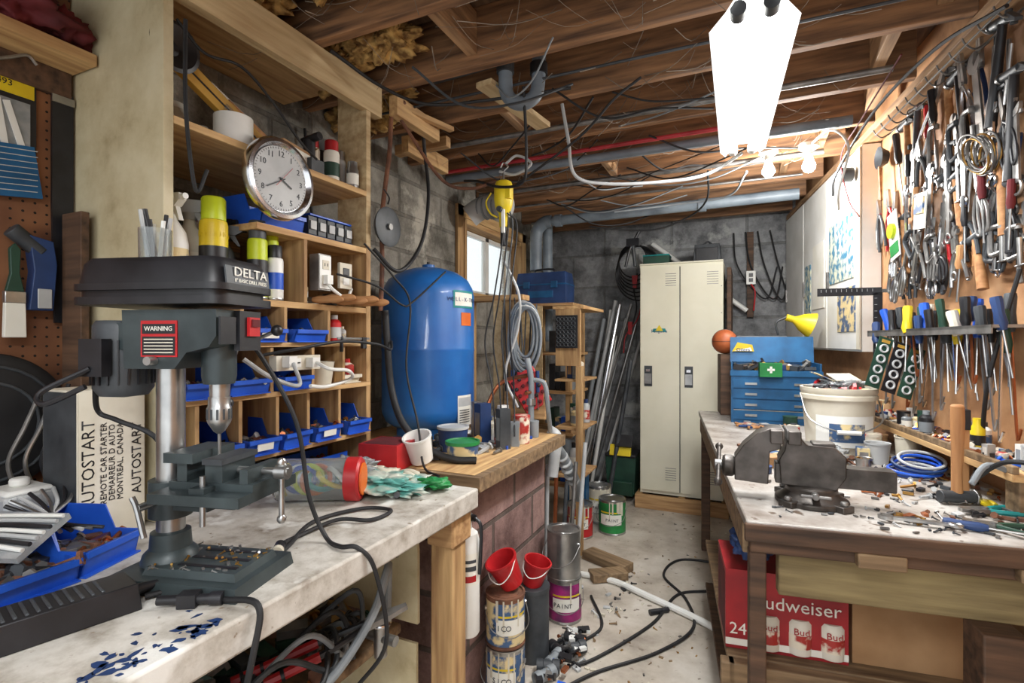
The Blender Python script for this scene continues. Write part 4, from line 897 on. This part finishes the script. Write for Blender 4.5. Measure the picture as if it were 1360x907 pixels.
prof=[(-.085,.055),(.06,.05),(.085,.09),(.085,.15),(.055,.175),(-.015,.178),(-.03,.195),(-.03,.215),(-.065,.215),(-.075,.16),(-.09,.13)]
b.prism(prof,.085,casti,FB)
b.box((.03,0,.178),(.06,.055,.012),casti)
b.box((-.05,0,.20),(.035,.13,.04),casti);b.box((-.068,0,.208),(.006,.125,.03),steeld)
prof2=[(-.215,.055),(-.12,.05),(-.115,.15),(-.085,.16),(-.078,.222),(-.115,.222),(-.15,.205),(-.19,.165),(-.215,.125)]
b.prism(prof2,.08,casti,FB);b.box((-.098,0,.20),(.035,.13,.04),casti);b.box((-.080,0,.208),(.006,.125,.03),steeld)
b.box((.055,0,.085),(.31,.058,.06),casti)
b.lathe([(.0,0),(.03,0),(.034,.008),(.034,.03),(.028,.036),(0,.036)],casti,TR(-.215,0,.09,ry=-90),n=24)
b.cyl((-.25,0,.09),(-.275,0,.09),.017,steeld);b.cyl((-.262,-.10,.06),(-.262,.10,.13),.007,casti);b.sph((-.262,-.10,.06),.013,casti,n=12);b.sph((-.262,.10,.13),.013,casti,n=12)
b.done(.004)
def rp(x,y,z=.8505,rz=0):return RF@TR(x,y,z,rz=rz)
def W(X,Y):
    v=RF.inverted()@Vector((X,Y,0));return v.x,v.y
x,y=W(.337,2.46)
b=B('plastic_pail',rp(x,y,rz=-90))
b.lathe([(0,0),(.112,0),(.128,.22),(.136,.22),(.136,.235),(.132,.24),(.136,.25),(.136,.265),(.126,.265),(.109,.006),(0,.005)],offw,n=44)
b.arc(.126,-.9,.9,.04,.16,white);b.arc(.1265,-.5,.5,.06,.13,mixlab);b.tube([(0,-.137,.235),(.1,-.12,.14),(.14,0,.1),(.1,.12,.14),(0,.137,.235)],.003,steel);b.cyl((.136,-.04,.1),(.136,.04,.1),.009,white)
b.lathe([(0,.23),(.12,.23)],lgrey);b.bits(-.08,.08,-.08,.08,.24,40,[steel,white,mixlab,dkgrey,red],.04);b.done()
b=B('clear_blister_packs',rp(x,y,1.125));b.sph((0,0,.0),.06,bagm,sc=(1.2,1.1,.35),jit=.9,seed=8,n=64);b.box((.02,0,.03),(.1,.07,.004),offw,rx=20,rz=20);b.box((-.05,.02,.03),(.08,.1,.004),mixlab,ry=25);b.done(smooth=False)
b=B('plastic_bag',rp(x-.10,y-.24,.872));b.sph((0,0,0.02),.045,bagm,sc=(1.2,1,.6),jit=.8,seed=14,n=48);b.done(smooth=True)
x,y=W(-.08,3.13)
b=B('tool_chest',rp(x,y,.8505,rz=-5))
b.b2(0,.44,0,.26,0,.26,chestb)
for z,h in((.02,.05),(.078,.05),(.136,.05),(.194,.05)):
    b.b2(.012,.428,-.008,0,z,z+h,chestb);
    for xx in(.1,.34):b.b2(xx-.03,xx+.03,-.016,-.008,z+.018,z+.03,steel)
b.b2(.012,.428,-.011,-.0085,.07,.074,steel);b.b2(-.005,.445,-.01,.005,.26,.29,chestb)
b.b2(0,.008,0,.26,.26,.33,chestb);b.b2(.432,.44,0,.26,.26,.33,chestb)
b.b2(0,.44,.252,.26,.26,.34,chestb);b.box((.22,.27,.40),(.44,.03,.15),chestb,rx=-10)
b.prism([(-.06,-.02),(.06,-.02),(.05,.02),(-.03,.035)],.002,yellow,TR(.07,.24,.41)@FB);b.prism([(-.05,-.012),(.05,-.012),(.04,.01)],.002,white,TR(.07,.238,.405)@FB)
b.text('Oilers',.03,dblue,TR(.07,.236,.40)@FB)
b.bits(.03,.41,.03,.2,.29,50,[steel,black,dblue,steeld,brass,dkgrey],.045);b.done(.003)
b=B('first_aid_tin',rp(x+.19,y-.045,1.112));b.box((0,0,.035),(.11,.05,.075),green);b.box((0,-.0258,.036),(.036,.001,.012),white);b.box((0,-.0258,.036),(.012,.001,.036),white);b.done(.004)
b=B('orange_ball',RF@TR(x+.0,y+.34,1.30));b.sph((0,0,0),.075,brownb,n=28);b.ring(.0755,.001,black);b.ring(.0755,.001,black,TR(rx=90));b.done()
b=B('stacking_shelf_box',RF@TR(x+.22,y+.38,.8505));b.box((0,0,.185),(.5,.2,.37),darkw);b.done(.003)
b=B('red_toolbox',RF@TR(x+.20,y+.34,1.2215));b.box((0,0,.05),(.3,.12,.10),red);b.box((0,0,.105),(.3,.12,.02),dkgrey,top=(.9,.8));b.done(.003)
b=B('yellow_work_lamp',RF@TR(x+.43,y+.30,1.41)@Matrix.Rotation(math.radians(110),4,'Y'));b.lathe([(.018,-.06),(.03,-.04),(.05,-.015),(.074,.04),(.076,.045),(.07,.04),(.044,-.01),(0,-.02)],yellow,n=32);b.cyl((0,0,-.1),(0,0,-.06),.02,yellow);b.tube([(0,0,-.1),(.05,0,-.14),(.12,0,-.1)],.007,dkgrey);b.done()
b=B('loose_hand_tools',rp(x,y-.3));
for i in range(14):b.cyl((R.uniform(0,.3),R.uniform(0,.2),.012),(R.uniform(0,.3),R.uniform(0,.2),.012),.007,R.choice([steel,black,dblue,handw]),n=8)
b.done()
b=B('bench_clutter',rp(x,y));b.mixed(.02,.34,-.24,-.02,.0,6,.02,.07,w=.03);b.done()
b=B('bench_clutter',RF);b.mixed(.46,.66,.75,1.5,.851,14,.04,.13,w=.04);b.mixed(.08,.3,.5,.95,.851,5,.02,.05,w=.035);b.done()
x,y=W(.53,1.81)
b=B('ball_peen_hammer',rp(x,y,rz=10));b.cyl((-.045,0,.02),(.04,0,.02),.0165,dkgrey);b.cyl((.04,0,.02),(.05,0,.02),.02,steel);b.lathe([(.013,0),(.011,.06),(.014,.12),(.017,.2),(.016,.24),(.012,.245)],handw,TR(0,0,.03),n=16);b.done(.002)
b=B('file_card_brush',rp(x+.06,y+.12));b.box((0,0,.1),(.035,.03,.2),handw);b.box((0,0,.22),(.04,.035,.06),black);b.done(.003)
x,y=W(.50,2.12)
b=B('blue_cable_coil',rp(x,y))
for i in range(8):b.ring(.055+.009*(i%3),.005,[blue,dblue,blue,lgrey][i%4],TR(.004*i,0,.007+.007*i,rx=3*i),sy=.8)
b.done()
for i,(X,Y,m,r_,h) in enumerate(((.44,2.30,lgrey,.04,.07),(.54,2.36,offw,.035,.09),(.37,2.14,steel,.025,.04),(.58,2.5,white,.045,.08))):
    x,y=W(X,Y);b=B('storage_tub',rp(x,y));b.lathe([(0,0),(r_*.85,0),(r_,h),(r_*1.06,h),(r_*1.06,h+.006),(r_*.94,h+.004),(r_*.8,.005),(0,.004)],m,n=26);b.bits(-r_*.5,r_*.5,-r_*.5,r_*.5,h*.6,8,[steel,black,brass],.014);b.done()
b=B('hardware_scatter',RF);b.bits(.3,.74,.05,.9,.851,190,[steeld,brass,black,rust,lgrey,copper,dkgrey],.014);b.bits(.1,.5,.4,1.0,.851,70,[steeld,white,black,rust],.016);b.bits(.05,.75,.02,.2,.851,50,[steeld,dkgrey],.008);b.done()

def screwdriver(M,hm,L=.2,r=.011,tip=steel):
    b=B('screwdriver',M@Matrix.Rotation(-pi/2,4,'X'))
    h=L*.42
    b.lathe([(0,0),(r*.9,-.002),(r,-.012),(r*.85,-h*.5),(r*1.05,-h*.8),(r*.7,-h)],hm,n=10);b.cyl((0,0,-h),(0,0,-L),.003,tip,n=8);b.done()
def pliers(M,hm,L=.2,op=.02):
    b=B('pliers',M)
    for s_ in(-1,1):
        b.tube([(s_*.006,-L*.32,0),(s_*(.018+op*.3),-L*.5,.0),(s_*(.022+op*.6),-L*.75,0),(s_*(.016+op),-L,0)],.0065,hm,n=8)
        b.prism([(0,-L*.38),(s_*.016,-L*.3),(s_*.014,-L*.15),(s_*(.004+op*.2),0),(s_*.001,0),(s_*.001,-L*.2)] if s_>0 else [(0,-L*.38),(-.001,-L*.2),(-.001,0),(-.004-op*.2,0),(-.014,-L*.15),(-.016,-L*.3)],.01,steel)
    b.lathe([(.007,-.008),(.007,.008)],steeld,TR(0,-L*.3,0),n=12);b.done()
def wrench(M,L=.2,m=steel,adj=False):
    b=B('adjustable_wrench' if adj else 'combination_wrench',M);w_=L*.045;R_=L*.1
    b.prism([(-w_,-L*.14),(w_,-L*.14),(w_*1.1,-L*.88),(-w_*1.1,-L*.88)],.006,m)
    P=[]
    for i in range(11):
        a=math.radians(60+300*i/10+15);P.append((R_*math.cos(a),-L*.07+R_*math.sin(a)))
    P+= [(R_*.35*math.cos(math.radians(25)),-L*.07-.1*R_),(0,-L*.07-.35*R_),(-R_*.1,-L*.07+.1*R_)]
    b.prism(P,.009,m)
    b.tube([(R_*.75*math.cos(2*pi*i/12),-L*.93+R_*.75*math.sin(2*pi*i/12),0) for i in range(12)],.0045,m,closed=True,sub=1,n=6)
    if adj:b.cyl((R_*.7,-L*.12,-.004),(R_*.7,-L*.16,-.004),.006,steeld,n=10)
    b.done()
def hammer(M,L=.33,hm=None):
    b=B('hammer',M);hm=hm or handw
    b.cyl((0,-.01,0),(0,-L,0),.011,hm,r2=.015,n=12);b.cyl((-.05,-.02,0),(.03,-.02,0),.014,dkgrey);b.cyl((-.06,-.02,0),(-.05,-.02,0),.017,steel);b.prism([(.03,-.008),(.075,-.035),(.075,-.045),(.03,-.032)],.02,dkgrey);b.done(.001)
def snips(M,hm,L=.22):
    b=B('tin_snips',M)
    for s_ in(-1,1):
        b.prism([(0,-L*.4),(s_*.014,-L*.3),(s_*.01,0),(s_*.002,-.01)][::s_],.005,steel,TR(0,0,.003*s_))
        b.tube([(0,-L*.4,0),(s_*.02,-L*.5,0),(s_*.035,-L*.7,0),(s_*.03,-L*.95,0),(s_*.012,-L,0),(s_*.012,-L*.7,0),(0,-L*.45,0)],.005,hm,n=8)
    b.done()
def cclamp(M,L=.14,m=steeld):
    b=B('c_clamp',M);b.tube([(0,0,0),(-.05,-.0,0),(-.055,-L*.5,0),(-.05,-L,0),(0,-L,0)],.008,m,sub=3);b.cyl((0,-L*1.35,0),(0,-L*.4,0),.006,steel);b.cyl((-.02,-L*1.33,0),(.02,-L*1.33,0),.003,steel);b.cyl((0,-.0,0),(0,-L*.1,0),.009,m);b.done()
def WT(v,z,off=.03,ang=0):return RF@Matrix.Translation((.787-off,v,z))@RB@Matrix.Rotation(math.radians(ang),4,'Z')
snips(WT(1.40,2.02,.03),steel,.28)
pliers(WT(1.30,1.98,.03,8),red,.27,.03);pliers(WT(1.22,1.95,.03,-10),red,.25,.03);pliers(WT(1.36,1.95,.05,14),dkgrey,.24,.02)
hammer(WT(1.10,2.22,.035,3),.33);hammer(WT(1.0,2.24,.035,-5),.36,dkgrey);hammer(WT(.78,2.26,.035,6),.34)
screwdriver(WT(.93,2.20,.03),red,.3,.014);screwdriver(WT(.88,2.24,.03,-6),black,.34,.013);screwdriver(WT(1.22,2.20,.03,14),black,.34,.015)
b=B('ladle_strainer',WT(1.34,2.14,.05));b.lathe([(.0,.035),(.03,.03),(.048,.0),(.05,-.005),(.046,0),(.028,.024),(0,.03)],dkgrey,TR(ry=180),n=28);b.cyl((.0,-.04,0),(.02,-.2,0),.006,handw);b.done()
b=B('spotlight_fitting',WT(1.50,2.12,.13));b.cyl((0,0,-.02),(0,0,.04),.035,dkgrey);b.cyl((0,0,.04),(0,0,.045),.028,lgrey);b.done(.002)
R.seed(21)
hmats=[steel,steeld,chrome,black,dkgrey,dkgrey,steeld,steel,red,handw,dblue]
for z0,va,vb,st,sc in((2.23,.36,.86,.05,1.5),(2.05,.36,1.12,.047,1.1),(1.92,.36,1.02,.05,1.15),(1.80,.36,1.20,.036,1.0),(1.70,.36,1.20,.038,.8),(1.60,.36,1.15,.05,.7)):
    v=va
    while v<vb:
        z=z0+R.uniform(-.05,.05);off=R.uniform(.025,.075);a=R.gauss(0,14);L=R.uniform(.17,.25)*sc;k=R.random()
        M=WT(v,z,off,a)
        if k<.25:pliers(M,R.choice(hmats),L,R.uniform(.005,.035))
        elif k<.50:wrench(M,L,R.choice([steel,chrome,steeld]),R.random()<.4)
        elif k<.68:snips(M,R.choice([steel,black,chrome,steeld,dkgrey]),L)
        elif k<.8:cclamp(M,L*.6,R.choice([steeld,dkgrey,dkgrey]))
        elif k<.93:screwdriver(M,R.choice([handw,black,dred,dblue,dkgrey]),L*1.1,R.uniform(.009,.014))
        else:hammer(M,L*1.2,R.choice([handw,black]))
        v+=st*R.uniform(.6,1.4)
b=B('key_bunch',WT(.90,1.86,.06));
for i in range(12):b.prism([(-.008,0),(.008,0),(.006,-.06),(-.006,-.06)],.002,chrome,Matrix.Rotation(math.radians(-50+9*i),4,'Z')@TR(0,-.02,.003*i))
b.ring(.02,.003,steel);b.done()
b=B('wire_spool',WT(.46,1.86,.09))
for i in range(9):b.ring(.05+.004*(i%3),.003,[steeld,brass,steeld][i%3],TR(0,-.01*(i%2),.006*i-.03,rx=3*i))
b.done()
b=B('blister_pack',WT(1.10,1.74,.08,12));b.box((0,0,0),(.09,.2,.004),paper);b.lathe([(0,0),(.032,0),(.032,.012),(0,.014)],ylime,TR(0,.02,.002),n=24);b.box((0,-.06,.003),(.08,.05,.002),green);b.done()
b=B('blister_pack',WT(.84,1.78,.09,-8));b.box((0,0,0),(.09,.13,.004),paper);b.box((0,.02,.004),(.07,.06,.008),mixlab);b.done()
b=B('carpenter_square',RF@Matrix.Translation((.58,1.22,1.52))@FB);b.box((0,0,0),(.25,.035,.003),black);b.box((.11,-.19,0),(.035,.37,.003),black)
for i in range(11):b.box((-.11+i*.02,.006,.002),(.0015,.012,.001),lgrey);b.box((.102,-.03-i*.028,.002),(.01,.0015,.001),lgrey)
b.done()
b=B('square_hanger',RF);b.b2(.64,.787,1.22,1.235,1.515,1.53,steeld);b.done()
b=B('tool_rail',RF);b.b2(.66,.785,.33,1.25,1.338,1.347,steeld);b.b2(.66,.664,.33,1.25,1.322,1.347,steeld)
for v in(.34,.8,1.24):b.b2(.77,.785,v-.01,v+.01,1.2,1.40,steeld)
b.done()
hm=[dblue,blue,black,dkgrey,yellow,dblue,black,dgreen,offw,black,dkgrey]
for i in range(34):
    v=.35+.026*i;tl=8+22*(i/34)
    screwdriver(RF@Matrix.Translation((.68+.03*(i%3),v,1.415+R.uniform(-.035,.03)))@RB@Matrix.Rotation(math.radians(R.uniform(0,tl)),4,'Z')@Matrix.Rotation(math.radians(R.uniform(-8,8)),4,'X'),hm[(i*7)%11],R.uniform(.18,.3),R.uniform(.011,.017))
for i in range(22):
    v=.36+.039*i
    b=B('t_handle_key',RF@Matrix.Translation((.70+.04*(i%2),v,1.33))@RB@Matrix.Rotation(math.radians(R.uniform(-12,12)),4,'Z'));L_=R.uniform(.12,.30)
    b.tube([(-.02,.0,0),(0,0.002,0),(0,-.02,0),(0,-L_,0),(.01,-L_-.01,0),(.02,-L_+.01,0)],.004,R.choice([steel,steeld,steeld,chrome,copper]),n=6,sub=3);b.done()
b=B('hex_key_cards',RF@Matrix.Translation((.64,.90,1.20))@FB@TR(rz=-20,rx=-10,ry=10))
for k in range(3):
    b.box((-.06+k*.06,0,0),(.052,.2,.003),black if k%2 else dgreen);b.box((-.06+k*.06,.085,.002),(.03,.012,.001),tanyel)
    for j in range(4):b.ring(.014,.004,lgrey,TR(-.06+k*.06,-.07+j*.042,.004),n=6,seg=12)
b.done()
b=B('wall_ledge_shelf',RF);b.b2(.64,.785,.20,1.42,.945,.965,pineY);b.b2(.64,.655,.2,1.42,.965,.985,oldw);b.done(.002)
b=B('small_parts_row',RF);b.bits(.67,.77,.25,1.38,.968,150,[steel,brass,copper,black,blue,lgrey,rust,offw],.022);b.mixed(.66,.78,.22,1.4,.967,26,.03,.09,w=.018)
b.done()
b=B('yellow_marker_bottle',RF@TR(.66+.05,.50,.967));b.lathe([(.018,0),(.018,.07),(.012,.08),(.012,.1),(0,.1)],yellow);b.lathe([(.0185,.02),(.0185,.05)],black);b.done()
cable('black_cable',[tuple(RF@Vector(p)) for p in((.74,.36,1.5),(.70,.42,1.2),(.72,.5,1.0),(.66,.4,.93),(.6,.28,.93),(.62,.18,1.0),(.7,.1,1.0))],.006,rubber)
b=B('bench_grinder_guard',RF@TR(.70,.24,.8515));b.lathe([(0,0),(.05,0),(.05,.04),(0,.045)],dkgrey,TR(0,0,.1,ry=90));b.box((0,0,.05),(.08,.06,.1),oldw);b.tube([(-.02,0,.1),(-.1,-.02,.13),(-.14,-.03,.08)],.008,grey);b.done(.003)
def lay(x,y,ang):return RF@TR(x,y,.862,rz=ang)
pliers(lay(.66,.14,60),red,.2,.03);pliers(lay(.54,.22,100),teal,.2,.02);pliers(lay(.50,.12,70),dgreen,.19,.03);screwdriver(lay(.45,.10,70),dblue,.2);wrench(lay(.32,.10,80),.16)
pliers(lay(.72,.30,40),black,.18);screwdriver(lay(.62,.35,20),yellow,.18)
b=B('wall_cabinet',RF)
b.b2(.705,.785,1.46,3.1,1.25,2.25,white)
for i in range(3):b.b2(.697,.705,1.47+i*.545,2.0+i*.545,1.26,2.24,white);b.b2(.685,.697,1.96+i*.545,1.98+i*.545,1.6,1.7,steeld)
b.b2(.693,.6965,1.55,1.95,1.62,1.95,poster);b.b2(.693,.6965,1.52,1.8,1.35,1.58,mixlab);b.b2(.693,.6965,2.05,2.3,1.5,1.9,paper);b.b2(.693,.6965,2.35,2.5,1.4,1.8,poster)
b.b2(.692,.7,1.455,1.5,1.26,2.24,offw)
b.done(.002)
b=B('wall_plate',RF);b.b2(.70,.785,-1.0,3.1,2.255,2.288,joistY);b.done(.002)
b=B('wire_rack',RF)
for i in range(12):
    v=.36+.08*i;b.tube([(.785,v,2.25),(.72,v,2.20),(.69,v,2.215),(.68,v,2.235)],.003,steeld,n=6)
for x,z in((.69,2.215),(.74,2.21)):b.tube([(x,.3,z),(x,.8,z),(x,1.25,z)],.003,steeld,n=6)
b.done()
cable('black_cable',[tuple(RF@Vector(p)) for p in((.68,.3,2.2),(.64,.6,2.25),(.6,1.0,2.22),(.58,1.4,2.1),(.62,1.6,2.05))],.006,rubber)
cable('red_cable',[tuple(RF@Vector(p)) for p in((.55,.6,2.25),(.56,1.0,2.2),(.6,1.4,2.18),(.66,1.5,2.0),(.69,1.45,1.9))],.003,dred)
cable('white_cable',[(.28,2.94,2.27),(.34,2.7,2.25),(.38,2.5,2.1),(.36,2.6,1.95),(.38,2.75,1.9)],.005,white)

wd=bpy.data.worlds.new('world');S.world=wd;wd.use_nodes=True
bg=wd.node_tree.nodes['Background'];bg.inputs[0].default_value=(.93,.97,1,1);bg.inputs[1].default_value=1.7
S.view_settings.view_transform='Standard'
S.view_settings.exposure=0
